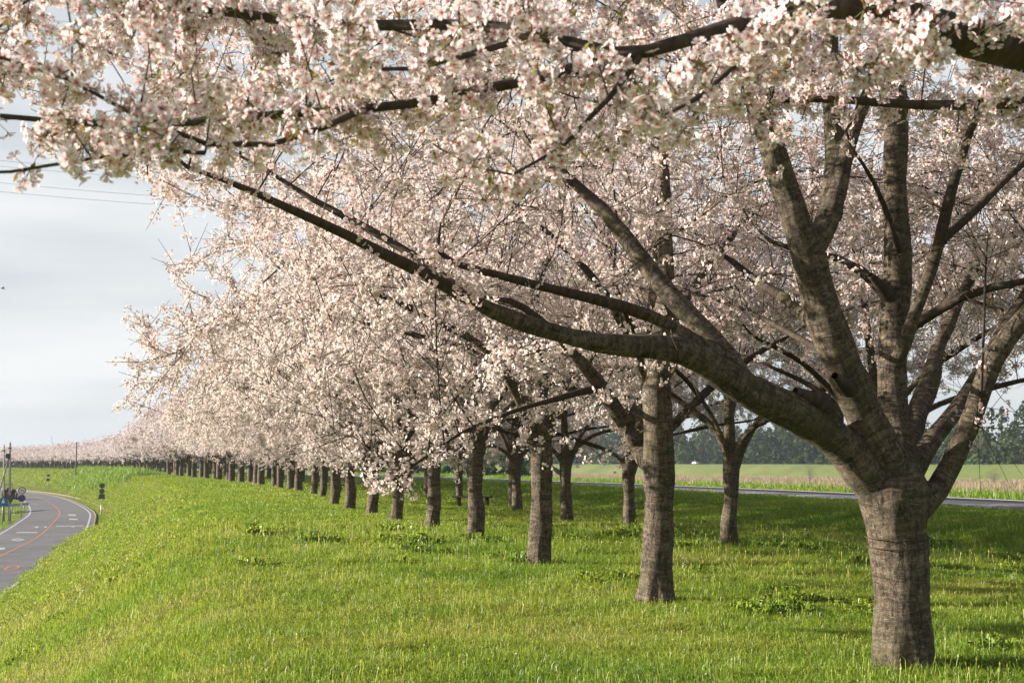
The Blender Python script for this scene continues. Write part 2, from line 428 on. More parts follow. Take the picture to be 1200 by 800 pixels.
mark([(66, 615.8), (98, 615.4), (98, 616), (66, 616.4)], M_LINE_W)
mark([(83.5, 615.3), (87.5, 615.2), (88, 617.2), (83.8, 617.3)], M_LINE_W)
mark([(41, 616.6), (45, 616.6), (45, 617.9), (41, 617.9)], M_LINE_W)
mark([(52, 616.6), (54.5, 616.6), (54.5, 617.7), (52, 617.7)], M_LINE_W)
mark([(37, 589.6), (45, 589.9), (45, 590.7), (37, 590.4)], M_LINE_O)

def text_flat(s, loc, rot, size, mat, name, parent=None, kind=None, ext=0.0, sx=1.0):
    cu = bpy.data.curves.new(name, 'FONT'); cu.body = s; cu.size = size; cu.align_x = 'CENTER'; cu.align_y = 'CENTER'; cu.extrude = ext; cu.resolution_u = 3
    o = bpy.data.objects.new(name, cu); COL.objects.link(o)
    bpy.context.view_layer.update()
    me = bpy.data.meshes.new_from_object(o); bpy.data.objects.remove(o)
    me.materials.clear(); me.materials.append(mat)
    o = link(name, me, parent, loc); o.rotation_euler = rot; o.scale = (1, sx, 1)
    if kind: tag(o, kind=kind)
    return o
# the orange speed figures read towards oncoming traffic, so they lie upside down to the camera
g = gnd(4, 665.5, ROADZ + .027)
hd = math.atan2(*(d0[::-1]))
text_flat('50', g, (0, 0, hd + R(90)), 1.5, M_LINE_O, 'road_marking', None, 'structure', 0, 2.6)

# right-hand path along the levee top, with grass verge
us = np.arange(-55, 500, 2.0); px_, py_ = uv2xy(us, np.full_like(us, 24.6))
PC = np.stack([px_, py_], 1)
strip('path', PC, -2.9, 2.9, .05, M_PATH, .2)
strip('path_edge', PC, 2.9, 3.5, .06, m_paint('petal_drift', (.34, .29, .27), .9, .1, 0, .5, 1.2), .2)

# ------------------------------------------------------------------ far embankment, reed bed, hills
emb = catmull([(330, -120), (215, 80), (150, 190), (88, 300), (31, 420), (-40, 560), (-140, 780), (-330, 1150)], 12) * 1.33
def ridge(name, P, prof, mat):
    P = np.asarray(P); T = np.gradient(P, axis=0); T /= np.linalg.norm(T, axis=1)[:, None]; Nn = np.stack([T[:, 1], -T[:, 0]], 1)
    n, m = len(P), len(prof); V = np.zeros((n, m, 3))
    for j, (o_, z) in enumerate(prof):
        V[:, j, :2] = P + Nn * o_; V[:, j, 2] = z
    V[:, 1:-1, 2] += (rng.random((n, m - 2)) - .5) * .25
    i = np.arange(n * m).reshape(n, m)
    F = np.stack([i[:-1, :-1], i[:-1, 1:], i[1:, 1:], i[1:, :-1]], -1).reshape(-1, 4)
    o = link(name, mesh_np(name, V.reshape(-1, 3), [F], mat, smooth=True)); tag(o, kind='structure'); return o
ridge('far_embankment', emb, [(-16, -5.2), (-15, -4.3), (-9, -2.3), (-3, -.3), (1.5, 1.15), (3, 1.35), (7, 1.35), (9, 1.0), (26, -5.2)], M_EMB)
strip('reed_bed_ground', emb, -110, -15.2, -3.96, M_REEDBED)
hx = np.linspace(-1900, 1900, 160); hzv = 10 + 26 * fbm(hx * .004, hx * 0, 5, 4) + np.where(hx > 0, 12, 0)
Vh = np.vstack([np.c_[hx, np.full(160, 1900), np.full(160, -6)], np.c_[hx, np.full(160, 2050), hzv * .75], np.c_[hx, np.full(160, 2200), hzv], np.c_[hx, np.full(160, 2400), np.full(160, -6)]])
ii = np.arange(640).reshape(4, 160); Fh = np.stack([ii[:-1, :-1], ii[:-1, 1:], ii[1:, 1:], ii[1:, :-1]], -1).reshape(-1, 4)
tag(link('hills', mesh_np('hills', Vh, [Fh], M_HILL, smooth=True)), kind='structure')

# ------------------------------------------------------------------ scatter (geometry nodes) for grass and reeds
def blade_clump(name, n, rad, hmin, hmax, w, mat, lean=.5, seed=0, broad=False, stalk=0):
    r = np.random.default_rng(seed); V = []; F3 = []; F4 = []; C = []
    for i in range(n):
        a = r.random() * 6.283; d = rad * math.sqrt(r.random()); bx, by = d * math.cos(a), d * math.sin(a)
        h = hmin + (hmax - hmin) * r.random(); la = r.random() * 6.283; ln = lean * h * (.25 + r.random())
        ww = w * (.7 + .6 * r.random()); ta = r.random() * 6.283; tx, ty = math.cos(ta) * ww / 2, math.sin(ta) * ww / 2
        lx, ly = math.cos(la) * ln, math.sin(la) * ln
        b = len(V); g_ = .55 + .8 * r.random(); yel = r.random()
        col = np.array([g_ * (1 + .22 * (yel > .8)), g_ * (1 + .06 * (yel > .8)), g_ * (1 + 1.2 * (yel > .9))])
        if broad:
            V += [(bx, by, h * .35), (bx + lx * .6 + tx, by + ly * .6 + ty, h), (bx + lx * 1.6, by + ly * 1.6, h * .95), (bx + lx * .6 - tx, by + ly * .6 - ty, h)]
            F4.append((b, b + 1, b + 2, b + 3)); C += [col * .9] * 4
        else:
            V += [(bx - tx, by - ty, -.02), (bx + tx, by + ty, -.02), (bx + lx * .35 + tx * .8, by + ly * .35 + ty * .8, h * .6), (bx + lx * .35 - tx * .8, by + ly * .35 - ty * .8, h * .6), (bx + lx, by + ly, h * (1 - .25 * lean))]
            F4.append((b, b + 1, b + 2, b + 3)); F3.append((b + 3, b + 2, b + 4)); C += [col] * 5
    for i in range(stalk):
        a = r.random() * 6.283; d = rad * r.random(); bx, by = d * math.cos(a), d * math.sin(a); h = hmax * (1.15 + .5 * r.random()); b = len(V)
        ww = w * .35; lx = (r.random() - .5) * .2 * h; col = np.array([1.5, 1.15, 1.9]) * .9
        V += [(bx - ww, by, 0), (bx + ww, by, 0), (bx + lx + ww, by, h * .8), (bx + lx - ww, by, h * .8), (bx + lx + ww * 3, by, h * .88), (bx + lx, by, h), (bx + lx - ww * 3, by, h * .88)]
        F4 += [(b, b + 1, b + 2, b + 3)]; F4 += [(b + 3, b + 4, b + 5, b + 6)]; C += [col] * 7
    me = mesh_np(name, np.array(V), [np.array(F4), np.array(F3)] if F3 else [np.array(F4)], mat, {'bc': ('FLOAT_COLOR', np.array(C))})
    return bpy.data.objects.new(name, me)
def coll(name, obs):
    c_ = bpy.data.collections.new(name)
    for o in obs: c_.objects.link(o)
    return c_
def scatter(name, P, rot, scl, tint, pick, collection, kind='stuff'):
    me = mesh_np_points(name, P, rot, scl, tint, pick); o = link(name, me); tag(o, kind=kind)
    ng = bpy.data.node_groups.new(name + '_scatter', 'GeometryNodeTree')
    ng.interface.new_socket('Geometry', in_out='INPUT', socket_type='NodeSocketGeometry'); ng.interface.new_socket('Geometry', in_out='OUTPUT', socket_type='NodeSocketGeometry')
    gi = ng.nodes.new('NodeGroupInput'); go = ng.nodes.new('NodeGroupOutput')
    ci = ng.nodes.new('GeometryNodeCollectionInfo'); ci.inputs['Collection'].default_value = collection; ci.inputs['Separate Children'].default_value = True; ci.inputs['Reset Children'].default_value = True
    ip = ng.nodes.new('GeometryNodeInstanceOnPoints'); ip.inputs['Pick Instance'].default_value = True
    def na(n_, t):
        a = ng.nodes.new('GeometryNodeInputNamedAttribute'); a.data_type = t; a.inputs['Name'].default_value = n_
        return a.outputs['Attribute']
    L = ng.links
    L.new(gi.outputs[0], ip.inputs['Points']); L.new(ci.outputs[0], ip.inputs['Instance'])
    L.new(na('pick', 'INT'), ip.inputs['Instance Index']); L.new(na('rot', 'FLOAT_VECTOR'), ip.inputs['Rotation']); L.new(na('scl', 'FLOAT_VECTOR'), ip.inputs['Scale'])
    L.new(ip.outputs[0], go.inputs[0])
    md = o.modifiers.new('scatter', 'NODES'); md.node_group = ng
    return o
def mesh_np_points(name, P, rot, scl, tint, pick):
    me = bpy.data.meshes.new(name); me.vertices.add(len(P)); me.vertices.foreach_set('co', np.asarray(P, np.float32).ravel())
    for an, ty, arr in (('rot', 'FLOAT_VECTOR', rot), ('scl', 'FLOAT_VECTOR', scl), ('tint', 'FLOAT', tint), ('pick', 'INT', pick)):
        a = me.attributes.new(an, ty, 'POINT'); arr = np.asarray(arr, np.int32 if ty == 'INT' else np.float32)
        a.data.foreach_set('vector' if ty == 'FLOAT_VECTOR' else 'value', arr.ravel())
    return me

clumps = [blade_clump('tuft_a', 44, .17, .025, .10, .0055, M_BLADE, 1.1, 1), blade_clump('tuft_b', 44, .18, .02, .085, .0055, M_BLADE, 1.2, 2),
          blade_clump('tuft_c', 34, .13, .04, .145, .006, M_BLADE, .8, 3, False, 1), blade_clump('tuft_d', 40, .16, .02, .10, .005, M_BLADE, 1.0, 4),
          blade_clump('weed_a', 40, .13, .02, .085, .022, M_BLADE, .6, 5, True), blade_clump('weed_b', 34, .10, .03, .12, .026, M_BLADE, .5, 6, True)]
far_clumps = [blade_clump('far_tuft_a', 50, .45, .02, .085, .016, M_BLADE, 1.2, 11), blade_clump('far_tuft_b', 50, .5, .015, .065, .016, M_BLADE, 1.4, 12),
              blade_clump('far_tuft_c', 40, .4, .03, .13, .016, M_BLADE, .9, 13)]
C_NEAR = coll('near_tufts', clumps); C_FAR = coll('far_tufts', far_clumps)

def in_view(x, y, z, mx_=110):
    d = y * math.cos(PITCH) + (z - EYE) * math.sin(PITCH); uu = y * -math.sin(PITCH) + (z - EYE) * math.cos(PITCH)
    px = 600 + 1400 * x / np.maximum(d, .1); py = 400 - 1400 * uu / np.maximum(d, .1)
    return (d > .5) & (px > -mx_) & (px < 1200 + mx_) & (py < 800 + 160), d
def grass_points(n, dmin, dmax, u0, u1, v0, v1, dens):
    """uniform candidates in levee coordinates, thinned by distance"""
    u = rng.uniform(u0, u1, n); v = rng.uniform(v0, v1, n); z = height(u, v); x, y = uv2xy(u, v)
    ok, d = in_view(x, y, z)
    ok &= (d > dmin) & (d < dmax) & (v > vtoe(u) - .5) & ~((v > 21.3) & (v < 28.2))
    ok &= rng.random(n) < dens(d)
    return u[ok], v[ok], x[ok], y[ok], z[ok], d[ok]
def attrs_for(u, v, x, y, base_scale, weeds):
    n = len(u); rot = np.c_[rng.normal(0, .09, n), rng.normal(0, .09, n), rng.uniform(0, 6.283, n)]
    big = fbm(x * .35, y * .35, 21, 3); mid = fbm(x * 1.3, y * 1.3, 33, 3); slope = sstep((vcrest(u) + 1.5 - v) / 3)
    tint = np.clip(.42 + (big - .5) * .8 + (mid - .5) * .9 + slope * .20 + rng.normal(0, .10, n), 0, 1)
    s = base_scale * (.75 + .7 * fbm(x * .9 + 5, y * .9, 44, 2)) * rng.uniform(.8, 1.2, n)
    scl = np.c_[s, s, s * rng.uniform(.55, .95, n) * (.75 + .6 * fbm(x * 2.2, y * 2.2, 91, 2))]
    pick = rng.choice(4, n, p=[.36, .30, .14, .20]) if weeds else rng.choice(3, n, p=[.45, .4, .15])
    if weeds:
        wp = fbm(x * .75 + 40, y * .75, 55, 3); w = (wp > .735) & (rng.random(n) < .55) & ((x - 3.06) ** 2 + (y - 9.5) ** 2 > 1.2) & ((x - 1.8) ** 2 + (y - 15) ** 2 > 1)
        pick = np.where(w, rng.choice([4, 5], n), pick); tint = np.where(w, np.clip(tint - .2, 0, 1), tint); scl[w, 2] *= 1.1
    return rot, scl, tint, pick
u, v, x, y, z, d = grass_points(460000, 4, 30, -9, 26, -14, 22, lambda d: np.clip(10.5 / d, 0, 1) ** 1.5)
a = attrs_for(u, v, x, y, np.clip(d / 15, .85, 1.6), True)
scatter('grass', np.c_[x, y, z], *a, C_NEAR)
u, v, x, y, z, d = grass_points(210000, 28, 95, 12, 95, -14, 22, lambda d: np.clip(30 / d, 0, 1) ** 1.4)
a = attrs_for(u, v, x, y, np.clip(d / 45, .9, 1.6), False); scatter('grass', np.c_[x, y, z], *a, C_FAR)
u, v, x, y, z, d = grass_points(80000, 90, 420, 80, 460, -9.5, 9, lambda d: np.clip(100 / d, 0, 1))
a = attrs_for(u, v, x, y, np.clip(d / 60, 1.5, 4), False); a[1][:, 2] *= .6; scatter('grass', np.c_[x, y, z], *a, C_FAR)
# taller rough grass: the verge beyond the path and the overgrown patch on the far bank
n = 9000; u = rng.uniform(10, 330, n); v = rng.uniform(28.3, 32.5, n); x, y = uv2xy(u, v); z = height(u, v)
a = attrs_for(u, v, x, y, 1.5, False); a[1][:, 2] *= 3.2; a = (a[0], a[1], a[2] * .3, a[3])
scatter('verge_grass', np.c_[x, y, z], *a, C_FAR)
n = 9000; u = rng.uniform(150, 262, n); v = rng.uniform(-7.8, -2.2, n)
ok = (u - 150) / 112 + (v + 7.8) / 9 + (fbm(u * .1, v * .4, 9, 2) - .5) * .5 > .42; u, v = u[ok], v[ok]; x, y = uv2xy(u, v); z = height(u, v)
a = attrs_for(u, v, x, y, 2.6, False); a[1][:, 2] *= 4.2; a = (a[0], a[1], np.clip(a[2] * .3 - .06, 0, 1), a[3])
scatter('undergrowth', np.c_[x, y, z], *a, C_FAR)
# dry reeds on the low ground before the far embankment
reeds = [blade_clump('reed_clump_a', 26, .8, 1.0, 2.1, .06, M_REED, .25, 31), blade_clump('reed_clump_b', 26, .9, .8, 1.7, .06, M_REED, .35, 32)]
C_REED = coll('reed_clumps', reeds)
E_ = resample(emb, 1.0); n = 16000; kk = rng.integers(150, 1000, n); kk = np.minimum(kk, len(E_) - 2); T = E_[kk + 1] - E_[kk]
off = -(15.5 + 90 * rng.random(n) ** 1.4); x = E_[kk, 0] + T[:, 1] * off; y = E_[kk, 1] - T[:, 0] * off
s = rng.uniform(.7, 1.3, n); sel = y > 60; n = sel.sum()
scatter('reeds', np.c_[x, y, np.full_like(x, -3.98)][sel], np.c_[np.zeros((n, 2)), rng.uniform(0, 6.28, n)], np.c_[s, s, s * .85][sel], rng.random(n), rng.integers(0, 2, n), C_REED)

# ------------------------------------------------------------------ trees: skeleton by space colonisation, wood as tubes, blossom as petals
class Skel:
    def __init__(s): s.p = []; s.par = []; s.fix = []
    def add(s, p, par, r=0): s.p.append(np.asarray(p, float)); s.par.append(par); s.fix.append(r); return len(s.p) - 1
    def limb(s, pts, step=.22, attach=True):
        """pts (x,y,z,r); starts at the nearest existing node"""
        P = catmull(np.array(pts, float), 6); P = resample(P, step); P[:, 3] = np.maximum(P[:, 3], .004)
        jr = np.random.default_rng(int(abs(P[0, 0] * 977 + P[-1, 2] * 1313) * 10)); kn = jr.normal(0, 1, (len(P), 3)); kn[1:-1] = (kn[:-2] + kn[1:-1] * 1.4 + kn[2:]) / 2.4; kn[:2] = 0
        amp = min(1.0, step / .22) * np.where(P[:, 3:] > .15, .25, 1.0); P[:, :3] += kn * np.minimum(P[:, 3:] * .32, .022) * amp; P[1:, 3] *= 1 + .05 * min(1.0, step / .22) * kn[1:, 0] * (1 if len(P) > 8 else .5)
        par = -1
        if s.p and attach:
            A = np.array(s.p); par = int(np.argmin(((A - P[0, :3]) ** 2).sum(1)))
        for q in P: par = s.add(q[:3], par, q[3])
        return par
def colonise(sk, att, step=.26, kill=.42, infl=3.0, iters=70, seed=0, up=.06, minlimb=0):
    r = np.random.default_rng(seed); P = np.array(sk.p); par = list(sk.par); att = np.asarray(att)
    okn = np.arange(len(P)) >= minlimb
    D = np.full(len(att), 1e9); I = np.zeros(len(att), int)
    def upd(Pn, base):
        nonlocal D, I
        for c0 in range(0, len(Pn), 400):
            q = Pn[c0:c0 + 400]; dd = ((att[:, None, :] - q[None]) ** 2).sum(2); j = dd.argmin(1); dm = np.sqrt(dd[np.arange(len(att)), j])
            b = dm < D; D[b] = dm[b]; I[b] = base + c0 + j[b]
    upd(P[minlimb:], minlimb)
    Ps = [P]; tot = len(P); allP = P
    for it in range(iters):
        keep = D > kill; att, D, I = att[keep], D[keep], I[keep]
        act = D < infl
        if not act.any(): break
        dirs = (att[act] - allP[I[act]]) / D[act][:, None]
        un, inv = np.unique(I[act], return_inverse=True); acc = np.zeros((len(un), 3)); np.add.at(acc, inv, dirs)
        acc /= np.linalg.norm(acc, axis=1)[:, None] + 1e-6
        acc += r.normal(0, .22, acc.shape) + [0, 0, up]; acc /= np.linalg.norm(acc, axis=1)[:, None]
        new = allP[un] + acc * step
        par += list(un); allP = np.vstack([allP, new]); upd(new, tot); tot += len(new)
    return allP, np.array(par)
def pipe(P, par, fix, tip=.0042, ex=2.15):
    n = len(P); R_ = np.zeros(n); 
    for i in range(n - 1, -1, -1):
        R_[i] = max(R_[i], tip ** ex) if R_[i] == 0 else R_[i]
        if par[i] >= 0: R_[par[i]] += R_[i]
    R_ = R_ ** (1 / ex)
    fx = np.zeros(n); fx[:len(fix)] = fix
    R_ = np.where(fx > 0, fx, R_)
    for i in range(len(fix), n):      # a side branch is never thicker than what carries it
        if R_[i] > .75 * R_[par[i]]: R_[i] = min(.6 * R_[par[i]], R_[i]) if par[i] < len(fix) else min(R_[i], R_[par[i]])
    return R_
def chains(P, par, R_):
    n = len(P); ch = [[] for _ in range(n)]; roots = []
    for i in range(n):
        (ch[par[i]] if par[i] >= 0 else roots).append(i)
    outc = []; st = [(r, None) for r in roots]
    while st:
        i, pre = st.pop(); c_ = [] if pre is None else [pre]
        while True:
            c_.append(i)
            if not ch[i]: break
            b = max(ch[i], key=lambda k: R_[k])
            for k in ch[i]:
                if k != b: st.append((k, i))
            i = b
        if len(c_) > 1: outc.append(c_)
    return outc
def frames(P):
    T = np.gradient(P, axis=0); T /= np.linalg.norm(T, axis=1)[:, None] + 1e-9
    a = np.array([0, 0, 1.0]) if abs(T[0, 2]) < .8 else np.array([1.0, 0, 0])
    Ns = []; n0 = np.cross(T[0], a); n0 /= np.linalg.norm(n0)
    for t in T:
        n0 = n0 - t * (n0 @ t); n0 /= np.linalg.norm(n0) + 1e-9; Ns.append(n0)
    Ns = np.array(Ns); return T, Ns, np.cross(T, Ns)
class Wood:
    def __init__(s): s.V = []; s.F4 = []; s.F3 = []; s.B = []; s.n = 0
    def tube(s, P, R_, k, cap=True, ax0=0.0):
        P = np.asarray(P); R_ = np.asarray(R_); m = len(P); T, A, B = frames(P)
        t = np.linspace(0, 2 * math.pi, k, endpoint=False); c_, s_ = np.cos(t), np.sin(t)
        ring = P[:, None] + R_[:, None, None] * (A[:, None] * c_[None, :, None] + B[:, None] * s_[None, :, None])
        l = ax0 + np.r_[0, np.cumsum(np.linalg.norm(np.diff(P, axis=0), axis=1))]
        bk_ = np.stack([R_[:, None] * c_[None] + P[0, 0], R_[:, None] * s_[None] + P[0, 1], np.broadcast_to(l[:, None], (m, k))], -1)
        i = np.arange(m * k).reshape(m, k) + s.n; j = np.roll(i, -1, 1)
        s.F4.append(np.stack([i[:-1], j[:-1], j[1:], i[1:]], -1).reshape(-1, 4))
        s.V.append(ring.reshape(-1, 3)); s.B.append(bk_.reshape(-1, 3)); s.n += m * k
        if cap:
            for e, rg, fl in ((0, i[0], True), (m - 1, i[-1], False)):
                s.V.append(P[e:e + 1]); s.B.append(bk_[e, :1]); c0 = s.n; s.n += 1
                f = np.stack([rg, np.roll(rg, -1), np.full(k, c0)], 1); s.F3.append(f[:, ::-1] if fl else f)
    def sticks(s, A, B, r0, r1):
        """many straight three-sided twigs at once"""
        n = len(A); T = B - A; T /= np.linalg.norm(T, axis=1)[:, None] + 1e-9
        a = np.where(np.abs(T[:, 2:3]) < .8, [[0, 0, 1.0]], [[1.0, 0, 0]]); X_ = np.cross(T, a); X_ /= np.linalg.norm(X_, axis=1)[:, None]; Y_ = np.cross(T, X_)
        t = np.array([0, 2.094, 4.189]); rg = X_[:, None] * np.cos(t)[None, :, None] + Y_[:, None] * np.sin(t)[None, :, None]
        V = np.concatenate([A[:, None] + rg * np.reshape(r0, (-1, 1, 1)), B[:, None] + rg * np.reshape(r1, (-1, 1, 1))], 1).reshape(-1, 3)
        b = s.n + np.arange(n)[:, None] * 6
        for q in range(3): s.F4.append(b + np.array([[q, (q + 1) % 3, 3 + (q + 1) % 3, 3 + q]]))
        s.V.append(V); s.B.append(V * 1.0); s.n += 6 * n
    def mesh(s, name, mat):
        Fs = [np.concatenate(s.F4)] + ([np.concatenate(s.F3)] if s.F3 else [])
        return mesh_np(name, np.concatenate(s.V), Fs, mat, {'bk': ('FLOAT_VECTOR', np.concatenate(s.B))}, True)
def smooth_chain(P, it=1):
    P = P.copy()
    for _ in range(it): P[1:-1] = P[1:-1] * .5 + (P[:-2] + P[2:]) * .25
    return P
def remesh(me, voxel, segs):
    """one continuous skin over trunk and limbs; bark coordinates from the nearest piece of the skeleton"""
    o = bpy.data.objects.new('tmp', me); COL.objects.link(o)
    m = o.modifiers.new('r', 'REMESH'); m.mode = 'VOXEL'; m.voxel_size = voxel; m.use_smooth_shade = True
    sm = o.modifiers.new('s', 'SMOOTH'); sm.factor = .5; sm.iterations = 9
    dg = bpy.context.evaluated_depsgraph_get(); dg.update()
    nm = bpy.data.meshes.new_from_object(o.evaluated_get(dg)); bpy.data.objects.remove(o)
    nv_ = len(nm.vertices); V = np.zeros(nv_ * 3, np.float32); nm.vertices.foreach_get('co', V); V = V.reshape(-1, 3).astype(float)
    A, B, l0, X_, Y_, X2, Y2, ra, rb, cid = segs; out_ = np.zeros_like(V)
    AB = B - A; L2 = (AB ** 2).sum(1) + 1e-9
    for c0 in range(0, nv_, 3000):
        q = V[c0:c0 + 3000]; t = np.clip(((q[:, None] - A[None]) * AB[None]).sum(2) / L2, 0, 1)
        d = q[:, None] - (A[None] + t[..., None] * AB[None]); dd = np.sqrt((d ** 2).sum(2)) - (ra[None] + t * (rb - ra)[None]); j = dd.argmin(1); ar = np.arange(len(q)); pure = np.where(cid[None] == cid[j][:, None], (d ** 2).sum(2), 1e9); j = pure.argmin(1)
        dj = d[ar, j]; tj = t[ar, j][:, None]; out_[c0:c0 + 3000] = np.c_[(dj * (X_[j] * (1 - tj) + X2[j] * tj)).sum(1), (dj * (Y_[j] * (1 - tj) + Y2[j] * tj)).sum(1), l0[j] + t[ar, j] * np.sqrt(L2[j])]
    # knobbly bark relief: upright ridges low on the trunk, rings higher up
    nr = np.zeros(nv_ * 3, np.float32); nm.vertices.foreach_get('normal', nr); nr = nr.reshape(-1, 3)
    ang = np.arctan2(out_[:, 1], out_[:, 0]); low = np.clip(1.6 - V[:, 2], 0, 1)
    rdg = fbm(np.cos(ang) * 4 + out_[:, 2] * 1.5, np.sin(ang) * 4 + 7, 5, 3) - .5
    rng_ = fbm(out_[:, 2] * 14, np.cos(ang) * 1.2 + np.sin(ang) * .9, 6, 2) - .5; lmp = fbm(out_[:, 2] * 2.4 + 3, np.cos(ang - .8) * .9 + 5, 9, 2) - .5
    rl_ = np.clip(np.hypot(out_[:, 0], out_[:, 1]) / .16, .12, 1)
    V = V + nr * rl_[:, None] * (rdg * .020 * low + rng_ * .007 + lmp * .034 + .032 * np.exp(-np.maximum(V[:, 2], 0) / .16) * np.cos(ang * 5 + 1.7 * np.sin(ang * 2 + 1)))[:, None]
    nm.vertices.foreach_set('co', V.astype(np.float32).ravel()); nm.update()
    a = nm.attributes.new('bk', 'FLOAT_VECTOR', 'POINT'); a.data.foreach_set('vector', out_.astype(np.float32).ravel())
    return nm
def basis(nrm, r):
    n = len(nrm); nrm = nrm / (np.linalg.norm(nrm, axis=1)[:, None] + 1e-9)
    a = r.normal(0, 1, (n, 3)); X_ = np.cross(nrm, a); X_ /= np.linalg.norm(X_, axis=1)[:, None] + 1e-9
    return X_, np.cross(nrm, X_), nrm
class Petals:
    def __init__(s): s.V = []; s.C = []; s.F = {3: [], 4: [], 5: []}; s.n = 0
    def put(s, tv, tf, tcol, pos, nrm, size, tint, r):
        """template verts tv, faces tf {k: array}, colour per template vertex; tint multiplies per flower"""
        X_, Y_, Z_ = basis(nrm, r); tv = np.asarray(tv); k = len(tv)
        W_ = pos[:, None] + size[:, None, None] * (X_[:, None] * tv[None, :, :1] + Y_[:, None] * tv[None, :, 1:2] + Z_[:, None] * tv[None, :, 2:])
        s.V.append(W_.reshape(-1, 3)); s.C.append((np.asarray(tcol)[None] * tint[:, None]).reshape(-1, 3))
        b = s.n + np.arange(len(pos))[:, None, None] * k
        for q, f in tf.items(): s.F[q].append((b + np.asarray(f)[None]).reshape(-1, q))
        s.n += len(pos) * k
    def mesh(s, name):
        return mesh_np(name, np.concatenate(s.V), [np.concatenate(f) for f in s.F.values() if f], M_BLOSSOM, {'fc': ('FLOAT_COLOR', np.concatenate(s.C))})
def rotz2(p, a): return (p[0] * math.cos(a) - p[1] * math.sin(a), p[0] * math.sin(a) + p[1] * math.cos(a), p[2])
PINKW = np.array([.85, .81, .785]); PINKM = np.array([.81, .68, .68]); CORE = np.array([.42, .08, .10])
def tpl_full():
    V = []; C = []; f4 = []; f3 = []
    prof = [((.10, 0, .0), CORE), ((.34, .20, .10), PINKM), ((.34, -.20, .10), PINKM), ((.70, .36, .24), PINKW), ((.70, -.36, .24), PINKW), ((.98, .19, .26), PINKW), ((.98, -.19, .26), PINKW), ((.88, 0, .20), PINKW)]
    for p_ in range(5):
        b = len(V); a = p_ * 1.2566
        for q, c_ in prof: V.append(rotz2((q[0], q[1], q[2] + .03 * (p_ % 2)), a)); C.append(c_)
        f4 += [(b, b + 2, b + 7, b + 1), (b + 2, b + 4, b + 6, b + 7), (b + 1, b + 7, b + 5, b + 3)]
    b = len(V)      # stamens and calyx
    for q in range(6):
        t = q * 1.047; V.append((.24 * math.cos(t), .24 * math.sin(t), .30)); C.append(np.array([.75, .50, .22]))
        V.append((.03 * math.cos(t + .5), .03 * math.sin(t + .5), .02)); C.append(CORE); V.append((.05 * math.cos(t - .5), .05 * math.sin(t - .5), .02)); C.append(CORE)
        f3.append((b + 3 * q, b + 3 * q + 1, b + 3 * q + 2))
    b = len(V)
    for q in range(4):
        t = q * 1.571; V.append((.15 * math.cos(t), .15 * math.sin(t), 0)); C.append(np.array([.34, .10, .07]))
    V.append((0, 0, -.42)); C.append(np.array([.24, .11, .05]))
    f3 += [(b + q, b + 4, b + (q + 1) % 4) for q in range(4)]
    return V, {4: f4, 3: f3}, C
def tpl_five():
    V = [(0, 0, 0)]; C = [np.array([.52, .24, .21])]; f4 = []
    for p_ in range(5):
        a = p_ * 1.2566; b = len(V)
        V += [rotz2((.6, -.40, .20), a), rotz2((1, 0, .26), a), rotz2((.6, .40, .20), a)]; C += [PINKW, PINKW, PINKW]
        f4.append((0, b, b + 1, b + 2))
    return V, {4: f4}, C
def tpl_cup():
    V = [(0, 0, 0)] + [rotz2((1, 0, .35), q * 1.2566) for q in range(5)]
    return V, {3: [(0, 1 + q, 1 + (q + 1) % 5) for q in range(5)]}, [np.array([.63, .43, .36])] + [PINKW] * 5
def tpl_flat():
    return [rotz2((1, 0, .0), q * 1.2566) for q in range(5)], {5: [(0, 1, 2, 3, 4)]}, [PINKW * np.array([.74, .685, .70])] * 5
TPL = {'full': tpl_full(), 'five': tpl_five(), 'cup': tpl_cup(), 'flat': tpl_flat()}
LEAF = ([(0, 0, 0), (.5, .22, .1), (1, 0, .05), (.5, -.22, .1)], {4: [(0, 1, 2, 3)]}, [np.array([1.0, 1, 1])] * 4)

def dress(pet, C0, ax, kind, r, fmin, fmax, rad, fsize, leaf=.5, stems=None, droop=.25):
    """flower umbels at points C0 (twig directions ax)"""
    k = r.integers(fmin, fmax + 1, len(C0)); rep = np.repeat(np.arange(len(C0)), k); n = len(rep)
    d = r.normal(0, 1, (n, 3)); d -= ax[rep] * (d * ax[rep]).sum(1)[:, None] * .65; d[:, 2] -= droop
    d /= np.linalg.norm(d, axis=1)[:, None] + 1e-9
    pos = C0[rep] + d * (rad * r.uniform(.55, 1.15, n))[:, None] + r.normal(0, rad * .22, (n, 3))
    nrm = d + r.normal(0, .26, (n, 3)); size = fsize * r.uniform(.8, 1.15, n)
    cl_ = (1 + r.normal(0, .035, len(C0)))[rep] ; pk = np.clip(r.normal(0, 1, n), -1, 2)
    tint = np.clip(np.c_[cl_, cl_ * (1 - .035 * np.maximum(pk, 0)), cl_ * (1 - .025 * np.maximum(pk, 0))] * r.uniform(.94, 1.04, (n, 1)), .5, 1.08)
    pet.put(*TPL[kind], pos, nrm, size, tint, r)
    if stems is not None:
        stems.sticks(C0[rep], pos - nrm / np.linalg.norm(nrm, axis=1)[:, None] * fsize * .3, np.full(n, .0011), np.full(n, .0009))
    if leaf:
        m = r.random(len(C0)) < leaf; q = np.repeat(np.nonzero(m)[0], 3); nl = len(q)
        ld = r.normal(0, 1, (nl, 3)); ld[:, 2] -= .2
        g_ = r.random((nl, 1)); col = np.array([[.24, .27, .04]]) * g_ + np.array([[.27, .11, .05]]) * (1 - g_)
        pet.put(*LEAF, C0[q] + r.normal(0, rad * .3, (nl, 3)), ld, np.full(nl, fsize * 1.35), col, r)
